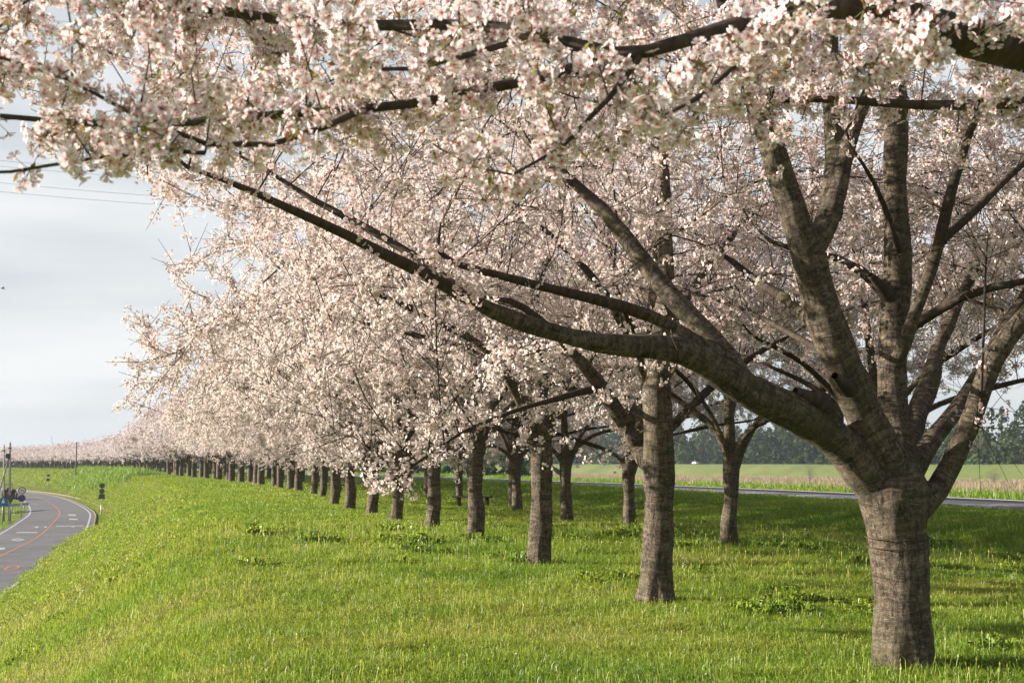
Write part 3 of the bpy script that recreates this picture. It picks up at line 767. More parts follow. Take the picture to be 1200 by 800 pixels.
def clump(C_, seed, s, lo, hi):
    """probability 0..1: blossom gathers in sprays with gaps between them"""
    f = .5 * (fbm(C_[:, 0] * s + 31, C_[:, 2] * s * 1.3 + C_[:, 1] * s * .45, seed, 2) + fbm(C_[:, 1] * s + 7, C_[:, 2] * s * 1.3 - C_[:, 0] * s * .4, seed + 5, 2))
    return np.clip((f - lo) / (hi - lo), 0, 1)
def build_wood(P, par, R_, hero=None, minr=0.0):
    """hero: voxel size for one skin over everything thicker than 4.5 cm. Returns trunk mesh, branch mesh"""
    CH = chains(P, par, R_); big = Wood(); small = Wood(); sA, sB, sl_, sX, sY, sX2, sY2, sR, sR2, sC = [], [], [], [], [], [], [], [], [], []
    lim = .032 if hero and hero < .019 else .045
    for c_ in CH:
        p_ = smooth_chain(P[c_], 1); r_ = R_[c_].copy()
        if r_[0] > r_[1] * 1.4: r_[0] = r_[1] * 1.35
        r_[-1] *= .5
        if r_.max() < minr: continue
        under = np.nonzero(r_ <= lim)[0]; nb = int(under[0]) if len(under) else len(r_)
        if nb >= 2:
            e = nb; 
            rb_ = r_[:e].copy()
            if e < len(c_) and e > 4: rb_[-3:] *= [.95, .84, .66]
            big.tube(p_[:e], rb_, 16 if hero else 10, True)
            T, A, B = frames(p_[:e]); l = np.r_[0, np.cumsum(np.linalg.norm(np.diff(p_[:e], axis=0), axis=1))]
            sA.append(p_[:e - 1]); sB.append(p_[1:e]); sl_.append(l[:-1] + len(sA) * 1.7); sX.append(A[:-1]); sY.append(B[:-1]); sC.append(np.full(e - 1, len(sA))); sX2.append(A[1:]); sY2.append(B[1:]); sR.append(r_[:e - 1]); sR2.append(r_[1:e])
            if e < len(c_): st_ = max(0, e - 4); small.tube(p_[st_:], r_[st_:], 10, False, l[st_])
        else:
            m = r_.max(); small.tube(p_, r_, 8 if m > .03 else 6 if m > .014 else 4, False)
    me = big.mesh('trunk', M_BARK)
    if hero:
        me = remesh(me, hero, [np.concatenate(q) for q in (sA, sB, sl_, sX, sY, sX2, sY2, sR, sR2, sC)])
        me.materials.clear(); me.materials.append(M_BARK)
    return me, small
def twig_points(P, par, R_, r, per, lmin, lmax, rmax=.02, spacing=.09, bare=None):
    """short straight shoots off the thin branches; flower umbels along both"""
    n = len(P); has = np.array([par[i] >= 0 for i in range(n)]); thin = np.nonzero((R_ < rmax) & has)[0]
    rep = np.repeat(thin, r.poisson(per, len(thin))); m = len(rep)
    bd = P[rep] - P[par[rep]]; bd /= np.linalg.norm(bd, axis=1)[:, None] + 1e-9
    d = bd * .8 + r.normal(0, .55, (m, 3)) + [0, 0, .12]; d /= np.linalg.norm(d, axis=1)[:, None]
    ln = r.uniform(lmin, lmax, m); A = P[rep] - bd * (r.random((m, 1)) * .2); B = A + d * ln[:, None]
    C_ = []; X_ = []
    for t in np.arange(.12, 1.01, spacing / ((lmin + lmax) / 2)):
        ok = r.random(m) < .9; C_.append(A[ok] + (B - A)[ok] * np.clip(t + r.normal(0, .06, ok.sum()), 0, 1)[:, None]); X_.append(d[ok])
    sd = P[thin] - P[par[thin]]; L = np.linalg.norm(sd, axis=1)
    for t in (.25, .75):
        ok = r.random(len(thin)) < .75; C_.append(P[par[thin]][ok] + sd[ok] * t); X_.append(sd[ok] / (L[ok][:, None] + 1e-9))
    return A, B, np.concatenate(C_), np.concatenate(X_)
def dome(n, r, cx, cy, rl, rr_, ry, zlo, zhi, rim_drop=1.0, shell=.55):
    """attractors inside a flat umbrella crown: low at the rim, hollow underneath"""
    out_ = []
    while len(out_) < n:
        a = r.random() * 6.283; q = math.sqrt(r.random()); x = math.cos(a) * q; y = math.sin(a) * q
        zt = zlo + (zhi - zlo) * (1 - q ** 2.2) ** .6 + .15; rd = rim_drop * (.25 + .75 * abs(y) / (q + 1e-6)); rd = rd * (1 if x < 0 else max(-.2, 1 - 2.2 * x)); zb = zlo - rd * q ** 3 + 1.35 * (1 - q ** 2) + .75 * max(0, x) + .25 * math.sin(a * 5 + 1)
        if zt < zb + .3: zt = zb + .3
        t = 1 - (r.random() ** 1.3) * (1 - .0) if r.random() < shell else r.random()
        out_.append((cx + x * (rl if x < 0 else rr_), cy + y * ry, zb + (zt - zb) * t))
    return np.array(out_)
def plant(name, base, rz, parts, label, group, scale=1.0, mirror=False):
    t = empty(name, base, rz); t.scale = (scale, -scale if mirror else scale, scale); tag(t, label, 'tree', group)
    for pn, me in parts: link(pn, me, t)
    return t
GR1 = 'cherry trees of the front row'; GR2 = 'cherry trees of the back row'; GR3 = 'cherry trees along the levee bend'
def PX(l, base): return [(*(pix(a, b, c_) - base), r_) for a, b, c_, r_ in l]

# ---- the big tree on the right: trunk and limbs follow the photograph
B0 = gnd(1060, 785, .15); B0[2] = ter(B0[0], B0[1])
sk = Skel()
sk.limb(PX([(1063, 812, 9.52, .33), (1063, 796, 9.52, .285), (1062, 780, 9.52, .25), (1060, 758, 9.52, .232), (1058, 715, 9.52, .213), (1055, 670, 9.52, .210), (1051, 630, 9.52, .225), (1048, 595, 9.52, .262), (1046, 568, 9.52, .262), (1045, 545, 9.52, .20), (1045, 522, 9.52, .10)], B0), .08)
L0 = [
 [(1030, 575, 9.5, .185), (1000, 533, 9.4, .163), (965, 502, 9.25, .150), (915, 476, 9.0, .136), (862, 452, 8.8, .124), (828, 428, 8.7, .110), (790, 410, 8.55, .098), (740, 404, 8.4, .082), (690, 405, 8.3, .072), (640, 392, 8.1, .065), (600, 375, 7.95, .058), (560, 357, 7.8, .053), (505, 322, 7.6, .046), (470, 307, 7.45, .040), (430, 287, 7.3, .035), (385, 262, 7.15, .031), (340, 246, 7.0, .026), (300, 224, 6.85, .021), (255, 209, 6.7, .016), (180, 183, 6.4, .009)],
 [(545, 345, 7.8, .034), (505, 312, 7.95, .031), (460, 287, 8.0, .028), (410, 256, 8.1, .025), (362, 232, 8.2, .02), (312, 197, 8.3, .014), (250, 170, 8.4, .008)],
 [(868, 452, 8.82, .105), (845, 402, 8.9, .095), (810, 365, 9.0, .088), (770, 325, 9.1, .078), (735, 280, 9.2, .066), (705, 240, 9.3, .056), (675, 210, 9.4, .045), (620, 160, 9.5, .030)],
 [(835, 412, 8.85, .058), (800, 390, 8.7, .048), (750, 368, 8.5, .043), (700, 352, 8.3, .039), (645, 338, 8.1, .033), (580, 320, 7.9, .026), (500, 300, 7.5, .016)],
 [(1042, 550, 9.45, .175), (1012, 482, 9.35, .152), (988, 425, 9.25, .146), (962, 365, 9.2, .138), (946, 305, 9.15, .136)],
 [(946, 305, 9.15, .12), (930, 255, 9.1, .112), (910, 195, 9.05, .100), (897, 145, 9.0, .098), (880, 80, 8.95, .082), (850, 0, 8.9, .06), (820, -90, 8.8, .035)],
 [(950, 303, 9.2, .10), (970, 255, 9.3, .092), (985, 205, 9.4, .074), (1000, 150, 9.5, .060), (1025, 80, 9.7, .045), (1050, -20, 9.9, .03)],
 [(968, 260, 9.3, .075), (975, 200, 9.5, .078), (974, 120, 9.6, .072), (968, 20, 9.7, .055), (960, -100, 9.8, .035)],
 [(1056, 550, 9.6, .15), (1048, 475, 9.75, .132), (1048, 400, 9.85, .124), (1053, 330, 9.9, .125), (1055, 260, 9.95, .118), (1052, 180, 10.0, .105), (1050, 100, 10.0, .085), (1045, 0, 10, .06), (1040, -120, 10, .03)],
 [(1050, 432, 9.72, .062), (1063, 397, 9.6, .060), (1085, 342, 9.5, .056), (1103, 290, 9.4, .052), (1112, 240, 9.3, .046), (1125, 190, 9.2, .036), (1150, 120, 9.0, .024)],
 [(1068, 388, 9.8, .045), (1110, 353, 9.6, .038), (1155, 338, 9.4, .033), (1200, 330, 9.2, .028), (1280, 318, 9.0, .018)],
 [(1108, 278, 9.38, .036), (1150, 240, 9.5, .033), (1190, 200, 9.6, .026), (1250, 150, 9.8, .016)],
 [(1066, 556, 9.7, .105), (1090, 517, 9.9, .080), (1125, 477, 10.2, .073), (1150, 430, 10.4, .066), (1180, 380, 10.6, .058), (1220, 320, 10.9, .048), (1290, 250, 11.2, .04)],
 [(1078, 602, 9.5, .115), (1106, 565, 9.5, .092), (1130, 517, 9.5, .084), (1148, 470, 9.45, .082), (1156, 430, 9.4, .080), (1174, 398, 9.35, .078), (1210, 362, 9.3, .068), (1265, 305, 9.2, .055), (1340, 245, 9.1, .045)],
 [(1050, 545, 9.75, .12), (1020, 470, 10.5, .10), (985, 410, 11.2, .085), (930, 360, 11.9, .06), (860, 310, 12.5, .035)],
 [(1060, 540, 9.8, .11), (1085, 450, 10.8, .09), (1110, 380, 11.6, .065), (1150, 300, 12.4, .035)],
 [(1148, 500, 9.38, .014), (1151, 430, 9.30, .013), (1153, 370, 9.28, .011), (1158, 270, 9.25, .006)],
 [(1055, 300, 9.8, .03), (1035, 235, 9.6, .022), (1010, 190, 9.3, .014), (980, 150, 9.0, .008)],
 [(1050, 360, 9.9, .05), (1015, 320, 10.1, .042), (975, 300, 10.3, .032), (900, 285, 10.6, .02)],
 [(985, 488, 9.2, .085), (965, 470, 9.1, .075), (948, 462, 9.0, .068), (930, 458, 8.98, .055)],
 [(1000, 460, 9.25, .07), (985, 448, 9.1, .06), (978, 440, 9.02, .055)],
 [(1048, 350, 9.85, .07), (1030, 332, 9.78, .058), (1020, 322, 9.75, .05)],
 [(985, 420, 9.3, .03), (930, 395, 9.6, .026), (890, 370, 10.0, .02), (830, 350, 10.4, .012)],
]
for l in L0: sk.limb(PX(l, B0))
fixed0 = len(sk.p)
r = np.random.default_rng(101)
att = dome(4200, r, -.3, 0, 6.9, 5.4, 4.6, 2.6, 6.9, .55)
Wp = att + B0
ok, dd = in_view(Wp[:, 0], Wp[:, 1], Wp[:, 2]); pxx = 600 + 1400 * Wp[:, 0] / np.maximum(Wp[:, 1], .1)
near = Wp[:, 1] < 9.0
keep = ~(near & (pxx > 720) & (Wp[:, 2] < 4.25)) & ~((pxx <= 720) & ((Wp[:, 2] - EYE) / Wp[:, 1] < .15 + .0003 * np.maximum(0, 400 - pxx))) & ((pxx > 215) | ((Wp[:, 2] - EYE) / Wp[:, 1] > .20)) & (Wp[:, 2] > 2.45) & (Wp[:, 1] > 5.6) & (pxx > 140)
att = att[keep]
P, par = colonise(sk, att, .25, .40, 3.2, 60, 1, .03, 14)
R_ = pipe(P, par, sk.fix, .0034, 2.45)
trunk0, small = build_wood(P, par, R_, .017)
A, B, C_, D_ = twig_points(P, par, R_, r, 2.1, .2, .6, .018, .125)
ks = clump(B, 3, 1.5, .36, .50) > .25; A, B = A[ks], B[ks]
small.sticks(A, B, np.full(len(A), .0034), np.full(len(A), .0018))
bn = np.nonzero((R_ > .006) & (R_ < .05) & (np.linalg.norm((P - [0, 0, 3.5]) / [6.0, 4, 3.2], axis=1) < .85) & (P[:, 0] > -2.6))[0]; bn = np.repeat(bn, 2)      # bare inner shoots
dv = r.normal(0, .6, (len(bn), 3)) + [0, 0, .35]; dv /= np.linalg.norm(dv, axis=1)[:, None]; m1 = P[bn] + dv * r.uniform(.2, .45, (len(bn), 1)); dv2 = dv + r.normal(0, .35, dv.shape)
small.sticks(P[bn], m1, np.full(len(bn), .0042), np.full(len(bn), .003)); small.sticks(m1, m1 + dv2 * r.uniform(.15, .5, (len(bn), 1)), np.full(len(bn), .003), np.full(len(bn), .0014))
lim_ = np.nonzero((R_ > .014) & (R_ < .055) & (P[:, 0] < -.6))[0]; lim_ = np.repeat(lim_, 2); dd_ = r.normal(0, 1, (len(lim_), 3)); dd_ /= np.linalg.norm(dd_, axis=1)[:, None]
C_ = np.vstack([C_, P[lim_] + dd_ * (R_[lim_] + .05)[:, None] + r.normal(0, .04, (len(lim_), 3))]); D_ = np.vstack([D_, dd_])
pet = Petals()
w_in = np.linalg.norm((C_ - [0, 0, 3.5]) / [6.0, 4, 3.2], axis=1)       # flowers sit on the outside, the inside is bare wood
kp = (r.random(len(C_)) < np.clip(w_in * 1.3 - .22, .22, .97) * (.22 + .78 * clump(C_, 3, 1.5, .36, .50)))
dress(pet, C_[kp], D_[kp], 'five', r, 9, 15, .058, .0182, .4)
tt = r.random(24)[:, None]; ca_ = pix(486, 306, 7.42) * (1 - tt) + pix(566, 358, 7.75) * tt - B0 + r.normal(0, .085, (24, 3)) + [0, -.06, .02]      # spurs crowded over the bend of the long limb
dress(pet, ca_, np.tile([[.8, .1, -.5]], (24, 1)), 'five', r, 8, 13, .058, .0182, .5)
t0 = plant('cherry_tree', B0, 0, [('trunk', trunk0), ('branch_canopy', small.mesh('branch_canopy', M_TWIG)), ('crown', pet.mesh('crown'))],
           'big cherry tree nearest the camera with wired trunk and a thick limb sweeping left', GR1)
print('tree0', len(P), 'umbels', kp.sum(), 'petal verts', pet.n)
# two rusty wires round its trunk and a small dark plate on its side
for py in (629, 640):
    c0 = pix(1051.5, py, 9.52) - B0; w = Wood(); t = np.linspace(0, 2 * math.pi, 49)
    rad_ = .245 if py == 629 else .232
    w.tube(np.c_[c0[0] + rad_ * np.cos(t), c0[1] + rad_ * np.sin(t), c0[2] + .012 * np.sin(t)], np.full(49, .0045), 6, False)
    link('wire_band', w.mesh('wire_band', M_STRAP), t0)
c0 = pix(1085, 639, 9.45) - B0
MB().box(c0, (.035, .07, .17), None, .006).build('tag_plate', M_DARKMETAL, t0)

# ---- the tree whose branches hang into the top of the picture (its trunk stands just outside on the right)
Bm = np.array([4.45, 4.1, 0]); Bm[2] = ter(Bm[0], Bm[1])
sk = Skel(); sk.limb([(0, 0, -.1, .27), (0, 0, .3, .22), (.02, 0, 1.0, .2), (0, 0, 1.5, .23), (-.02, 0, 1.75, .24)], .15)
wl = lambda l: [(x - Bm[0], y - Bm[1], z - Bm[2], r_) for x, y, z, r_ in l]
mix_ = lambda w_, p_: [(x - Bm[0], y - Bm[1], z - Bm[2], r_) for x, y, z, r_ in w_] + PX(p_, Bm)
LM = [
 mix_([(4.3, 4.05, 1.7, .13), (3.6, 3.8, 2.15, .105), (2.5, 3.55, 2.5, .088)], [(1260, 66, 3.35, .068), (1180, 60, 3.25, .058), (1100, 36, 3.2, .050), (1030, 8, 3.2, .038), (960, 2, 3.2, .031), (880, 22, 3.2, .024), (800, 48, 3.2, .020), (720, 70, 3.2, .0175), (660, 82, 3.2, .0165), (590, 101, 3.2, .016), (520, 117, 3.2, .0145), (440, 128, 3.25, .0135), (380, 127, 3.3, .0125), (300, 136, 3.3, .0135), (200, 143, 3.35, .0125), (100, 144, 3.4, .010), (0, 135, 3.4, .0075), (-80, 128, 3.4, .005)]),
 PX([(730, 68, 3.2, .020), (680, 58, 3.25, .019), (620, 33, 3.3, .018), (540, 30, 3.4, .017), (440, 30, 3.5, .017), (360, 28, 3.55, .0165), (280, 15, 3.6, .015), (210, 5, 3.6, .013), (140, -4, 3.6, .011), (40, -20, 3.6, .007)], Bm),
 PX([(640, 40, 3.3, .011), (590, 52, 3.2, .010), (540, 66, 3.1, .009), (500, 80, 3.0, .007), (420, 92, 2.9, .004)], Bm),
 PX([(430, 128, 3.25, .010), (375, 150, 3.1, .009), (320, 178, 3.0, .008), (260, 181, 2.95, .007), (200, 170, 2.9, .006), (130, 115, 2.85, .005), (60, 78, 2.8, .004), (0, 58, 2.8, .003)], Bm),
 PX([(200, 170, 2.9, .005), (140, 180, 2.85, .004), (70, 190, 2.8, .003), (10, 205, 2.75, .002)], Bm),
 PX([(760, 60, 3.2, .010), (700, 130, 3.1, .008), (650, 190, 3.05, .006), (590, 225, 3.0, .004)], Bm),
 PX([(900, 22, 3.2, .010), (860, 90, 3.1, .008), (800, 130, 3.05, .006), (760, 150, 3.0, .004)], Bm),
 mix_([(4.35, 4.2, 1.75, .12), (3.9, 4.8, 2.3, .09), (3.2, 5.2, 2.75, .055)], [(1300, 128, 5.0, .034), (1180, 121, 5.0, .027), (1080, 124, 5.1, .022), (990, 115, 5.2, .018), (900, 118, 5.3, .012), (820, 128, 5.4, .007)]),
 wl([(4.45, 4.0, 1.8, .14), (4.3, 3.3, 2.6, .11), (3.6, 2.2, 3.4, .08), (2.4, 1.2, 4.0, .045)]),
 wl([(4.5, 4.15, 1.8, .14), (4.7, 4.6, 2.8, .11), (4.4, 5.2, 4.2, .075), (3.9, 5.6, 5.6, .04)]),
 wl([(4.5, 4.1, 1.75, .13), (5.4, 4.0, 2.5, .10), (6.8, 4.2, 3.4, .07), (8.4, 4.4, 4.2, .03)]),
 wl([(4.4, 4.1, 1.8, .12), (3.6, 4.3, 2.9, .09), (2.4, 4.6, 4.0, .06), (.8, 4.9, 4.9, .03)]),
]
for l in LM: sk.limb(l, .16)
r = np.random.default_rng(202)
n = 2500; ax_a = r.uniform(-2.9, 3.2, n); ay_a = r.uniform(2.45, 5.6, n); az_a = EYE + ay_a * r.uniform(.255, .43, n)
az_a = np.where(ax_a > .5 * ay_a * .43, az_a + .10, az_a)
attA = np.c_[ax_a, ay_a, az_a] - Bm
attB = dome(900, r, 0, 0, 6.3, 5.0, 3.9, 2.9, 6.3, .4); qB = attB + Bm
okv, _ = in_view(qB[:, 0], qB[:, 1], qB[:, 2]); slope_ = (qB[:, 2] - EYE) / np.maximum(qB[:, 1], .2)
attB = attB[((slope_ > .42) | (qB[:, 1] < .2)) & (qB[:, 2] > 2.6) & (qB[:, 1] < 6.4)]
P, par = colonise(sk, np.vstack([attA, attB]), .17, .24, 2.6, 60, 5, .0, 10)
R_ = pipe(P, par, sk.fix, .0022, 2.4)
trunkm, small = build_wood(P, par, R_, .02)
A, B, C_, D_ = twig_points(P, par, R_, r, .8, .08, .24, .02, .085)
lim_ = np.nonzero((R_ > .012) & (R_ < .06))[0]; lim_ = np.repeat(lim_, 3); dd_ = r.normal(0, 1, (len(lim_), 3)) + [0, -.35, -.1]; dd_ /= np.linalg.norm(dd_, axis=1)[:, None]
C_ = np.vstack([C_, P[lim_] + dd_ * (R_[lim_] + .045)[:, None] + r.normal(0, .03, (len(lim_), 3))]); D_ = np.vstack([D_, dd_])
Wc = C_ + Bm; sl2 = (Wc[:, 2] - EYE) / np.maximum(Wc[:, 1], .2); vis = (Wc[:, 1] > 1.8) & (sl2 < .45) & (np.abs(Wc[:, 0]) < .5 * Wc[:, 1] + .3)
sA = (A + Bm); sv = (sA[:, 1] > 1.8)
sb = (B + Bm); so = ~((sb[:, 1] > 1.0) & ((sb[:, 2] - EYE) / np.maximum(sb[:, 1], .2) < .235)); so &= (fbm(sb[:, 0] * 2.6 + 11, sb[:, 2] * 2.6 + sb[:, 1] * 2.1, 71, 2) > .36) | (sb[:, 1] < 1); A, B = A[so], B[so]
small.sticks(A, B, np.full(len(A), .0022), np.full(len(A), .0012))
patch = fbm(Wc[:, 0] * 2.6 + 11, Wc[:, 2] * 2.6 + Wc[:, 1] * 2.1, 71, 2)
pet = Petals(); st = Wood()
kp = vis & (patch > .31) & (r.random(len(C_)) < .85) & (sl2 > .225)
print('vis', vis.sum())
dress(pet, C_[kp], D_[kp], 'full', r, 7, 13, .050, .0200, .9, st, .35)
kp2 = ~vis & (r.random(len(C_)) < .5)
dress(pet, C_[kp2], D_[kp2], 'cup', r, 4, 7, .05, .019, .3)
tm = plant('cherry_tree', Bm, 0, [('trunk', trunkm), ('branch_canopy', small.mesh('branch_canopy', M_TWIG)), ('crown', pet.mesh('crown')),
                                  ('flower_stalks', st.mesh('flower_stalks', m_paint('flower_stalk', (.20, .17, .06), .7)))],
           'cherry tree out of frame whose dark branches with large blossoms hang across the sky above', GR1)
print('tree-1', len(P), 'umbels', kp.sum(), kp2.sum())

# ---- generic cherry variants (crown reaches further to the open, sunny side at -x)
def variant(seed, nlimb, lod, th=1.7, hero=None, rl=6.1, rr_=4.9, ry=4.1, natt=2600, kill=.46, extra=(), hgt=6.9, lo=2.65, rim=1.25, r0=.172, fs=1.0):
    r = np.random.default_rng(seed); sk = Skel()
    wob = r.normal(0, .03, 4)
    sk.limb([(0, 0, -.12, r0 * 1.5), (0, 0, .07, r0 * 1.24), (0, 0, .18, r0 * 1.11), (wob[0] * .5, wob[1] * .5, .34, r0 * 1.03), (wob[0], wob[1], .6, r0), (wob[2], wob[3], 1.1, r0 * .95), (wob[2], wob[3], th, r0 * 1.02)], .14)
    a0 = r.random() * 6.28
    for q in range(nlimb):
        a = a0 + q * 6.283 / nlimb + r.normal(0, .25); f = 7 if math.cos(a) < 0 else 5
        ca, sa = math.cos(a), math.sin(a) * .62; rb = r0 * r.uniform(.40, .62); z0 = th - .15 + r.uniform(-.45, .25)
        lift = r.uniform(.55, 1.25)
        pts = [(wob[2] + ca * .06, wob[3] + sa * .06, z0, rb), (ca * .34, sa * .34, z0 + .55 * lift + .1, rb * .88), (ca * 1.15 + r.normal(0, .12), sa * 1.15 + r.normal(0, .12), z0 + 1.3 * lift, rb * .68),
               (ca * f * .42, sa * f * .42, z0 + 1.8 * lift, rb * .46), (ca * f * .66, sa * f * .66, z0 + 2.15 * lift, rb * .25)]
        sk.limb(pts, .24)
    sk.limb([(wob[2], wob[3], th - .1, r0 * .78), (wob[2] + r.normal(0, .12), wob[3], th + 1.1, r0 * .6), (r.normal(0, .3), r.normal(0, .3), th + 2.4, r0 * .4), (r.normal(0, .5), r.normal(0, .5), th + 3.9, r0 * .18)], .24)
    for e in extra: sk.limb(e, .2)
    att = dome(natt, r, -.1, 0, rl, rr_, ry, lo, hgt, rim)
    P, par = colonise(sk, att, .28, kill, 3.2, 60, seed + 1, .02, 12)
    R_ = pipe(P, par, sk.fix, .0038, 2.4)
    return r, P, par, R_
def dressed(seed, kind, per, spacing, fmin, fmax, rad, fsize, leaf, keepf=1.0, hero=None, minr=0, twigs=True, inner=.25, **kw):
    r, P, par, R_ = variant(seed, kw.pop('nlimb', 5), 0, **kw)
    trunk, small = build_wood(P, par, R_, hero, minr)
    A, B, C_, D_ = twig_points(P, par, R_, r, per, .22, .62, .02, spacing)
    if twigs: small.sticks(A, B, np.full(len(A), .0055), np.full(len(A), .0025))
    pet = Petals(); w_in = np.linalg.norm((C_ - [0, 0, 3.3]) / [5.6, 3.7, 3.0], axis=1)
    kp = r.random(len(C_)) < np.clip(w_in * 1.3 - inner, .15, 1) * keepf * (.14 + .86 * clump(C_, seed, 1.25, .36, .50))
    dress(pet, C_[kp], D_[kp], kind, r, fmin, fmax, rad, fsize, leaf)
    print('variant', seed, len(P), 'umbels', int(kp.sum()))
    return [('trunk', trunk), ('branch_canopy', small.mesh('branch_canopy', M_TWIG)), ('crown', pet.mesh('crown'))]

# second tree: tall straight pale trunk, one strong limb to the left, low sprays on its open side
B1 = gnd(770, 695, .13); B1[2] = ter(B1[0], B1[1])
ex1 = [PX([(757, 545, 15.0, .13), (742, 512, 14.9, .12), (715, 470, 14.7, .10), (690, 435, 14.5, .085), (655, 395, 14.3, .06), (600, 350, 14.0, .04)], B1),
       PX([(768, 470, 15, .16), (766, 420, 15, .15), (770, 350, 15, .12), (775, 270, 15.1, .08), (780, 180, 15.2, .04)], B1),
       PX([(780, 510, 15, .07), (805, 480, 15.1, .06), (850, 440, 15.3, .045), (910, 400, 15.5, .03)], B1),
       PX([(700, 455, 14.5, .05), (640, 470, 13.2, .030), (585, 488, 12.6, .020), (535, 510, 12.2, .016), (497, 535, 12.0, .012), (466, 560, 11.9, .010), (446, 576, 11.8, .008)], B1)]
ex1 += [PX([(764, 440, 15, .085), (735, 385, 14.7, .07), (690, 320, 14.4, .05), (630, 260, 14.1, .028)], B1),
        PX([(768, 425, 15.05, .085), (795, 370, 15.3, .07), (840, 300, 15.6, .05), (890, 240, 15.9, .028)], B1),
        PX([(770, 455, 15.1, .075), (800, 415, 15.9, .06), (850, 370, 16.9, .04), (880, 340, 17.8, .024)], B1),
        PX([(765, 455, 14.95, .075), (750, 410, 14.1, .058), (730, 360, 13.1, .038), (715, 330, 12.3, .022)], B1)]
p1 = dressed(310, 'cup', 2.5, .125, 9, 15, .062, .0195, .35, 1, .024, nlimb=0, th=2.6, extra=ex1, natt=2300, r0=.182, rl=4.7, lo=2.9)
plant('cherry_tree', B1, 0, p1, 'second cherry tree of the front row, tall pale ringed trunk next to the wired one', GR1)

VA = [dressed(320, 'cup', 2.6, .135, 9, 15, .066, .0205, .35, 1, .032, nlimb=5, th=2.1),
      dressed(330, 'cup', 2.6, .135, 9, 15, .066, .0205, .35, 1, .032, nlimb=6, th=2.0, r0=.168),
      dressed(340, 'cup', 2.6, .135, 9, 15, .066, .0205, .35, 1, .032, nlimb=4, th=2.3, r0=.176)]
VR = [dressed(345 + q, 'cup', 2.3, .14, 9, 14, .066, .0205, .35, 1, .034, nlimb=5, th=1.9, lo=3.15, rim=.35, r0=.165) for q in range(2)]
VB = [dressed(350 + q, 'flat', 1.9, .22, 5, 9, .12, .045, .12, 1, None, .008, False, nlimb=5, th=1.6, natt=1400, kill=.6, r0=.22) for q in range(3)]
VC = [dressed(370 + q, 'flat', .8, .32, 2, 3, .18, .10, 0, .95, None, .02, False, nlimb=5, th=1.6, natt=700, kill=.85, r0=.23, hgt=7.2, rim=.9) for q in range(2)]

ORD = ['first', 'second', 'third', 'fourth', 'fifth', 'sixth', 'seventh', 'eighth', 'ninth', 'tenth', 'eleventh', 'twelfth', 'thirteenth', 'fourteenth', 'fifteenth', 'sixteenth', 'seventeenth', 'eighteenth',
       'nineteenth', 'twentieth', 'twenty-first', 'twenty-second', 'twenty-third', 'twenty-fourth', 'twenty-fifth', 'twenty-sixth', 'twenty-seventh', 'twenty-eighth', 'twenty-ninth', 'thirtieth', 'thirty-first', 'thirty-second']
look1 = {2: 'third cherry tree of the front row, straight grey trunk forking at the top', 3: 'fourth cherry tree of the front row, trunk leaning where it forks low'}
r = np.random.default_rng(909)
fr = [(632, 655), (557, 628), (507, 615), (465, 606), (436, 599), (410, 594), (392, 589)]
def base_of(px, py):
    g = gnd(px, py)
    for _ in range(4): g = gnd(px, py, ter(g[0], g[1]) + .11)
    return g - np.array([0, 0, .11])
spots1 = [base_of(*q) for q in fr]
u_last, _ = xy2uv(spots1[-1][0], spots1[-1][1]); k = 0
uu = u_last + 4.9
while uu < 470:
    if not (152 < uu < 170):
        x, y = uv2xy(uu, r.normal(0, .15)); spots1.append(np.array([x, y, ter(x, y)]))
    uu += 4.9 + r.normal(0, .15)
def kindset(d, i): return (VA if d < 62 else VB if d < 150 else VC)
for i, b in enumerate(spots1):
    k = i + 2; d = math.hypot(b[0], b[1]); vs = kindset(d, k); hdg = math.radians(float(np.interp(xy2uv(b[0], b[1])[0], SS, HD)))
    lab = look1.get(k) or (f'{ORD[k]} cherry tree of the front row counting away from the wired trunk' if k < 28 else 'far cherry tree in the pale pink line along the levee bend')
    plant('cherry_tree', b - [0, 0, .04], hdg + r.normal(0, .22), vs[(i * 2 + (i // 3)) % len(vs)], lab, GR1 if k < 28 else GR3, r.uniform(.92, 1.07) * (1.24 if 85 < d < 165 else .95 if d >= 165 else 1), bool(i % 2))
br = [(1032, 660), (855, 635), (738, 617), (664, 607), (606, 597)]
spots2 = [base_of(*q) for q in br]
u_first, _ = xy2uv(spots2[0][0], spots2[0][1]); u_last, _ = xy2uv(spots2[-1][0], spots2[-1][1])
x, y = uv2xy(u_first - 5.3, 5.1); spots2.insert(0, np.array([x, y, ter(x, y)]))
uu = u_last + 4.9
while uu < 470:
    if not (152 < uu < 170):
        x, y = uv2xy(uu, 5.2 + r.normal(0, .15)); spots2.append(np.array([x, y, ter(x, y)]))
    uu += 4.9 + r.normal(0, .15)
look2 = {0: 'cherry tree of the back row with only its crown showing behind the wired tree', 1: 'cherry tree of the back row standing straight behind the wired trunk',
         2: 'dark slim cherry tree of the back row forking wide, left of the wired trunk'}
for i, b in enumerate(spots2):
    d = math.hypot(b[0], b[1]); vs = VR if i < 6 else kindset(d + 6, i); hdg = math.radians(float(np.interp(xy2uv(b[0], b[1])[0], SS, HD)))
    lab = look2.get(i) or (f'{ORD[i]} cherry tree of the back row counting from behind the wired tree' if i < 28 else 'far cherry tree in the pale pink line along the levee bend')
    plant('cherry_tree', b - [0, 0, .04], hdg + math.pi + r.normal(0, .25), vs[(i * 2 + 1 + (i // 3)) % len(vs)], lab, GR2 if i < 28 else GR3, r.uniform(.86, 1.0) * (1.2 if 85 < d < 165 else 1), bool((i // 2) % 2))

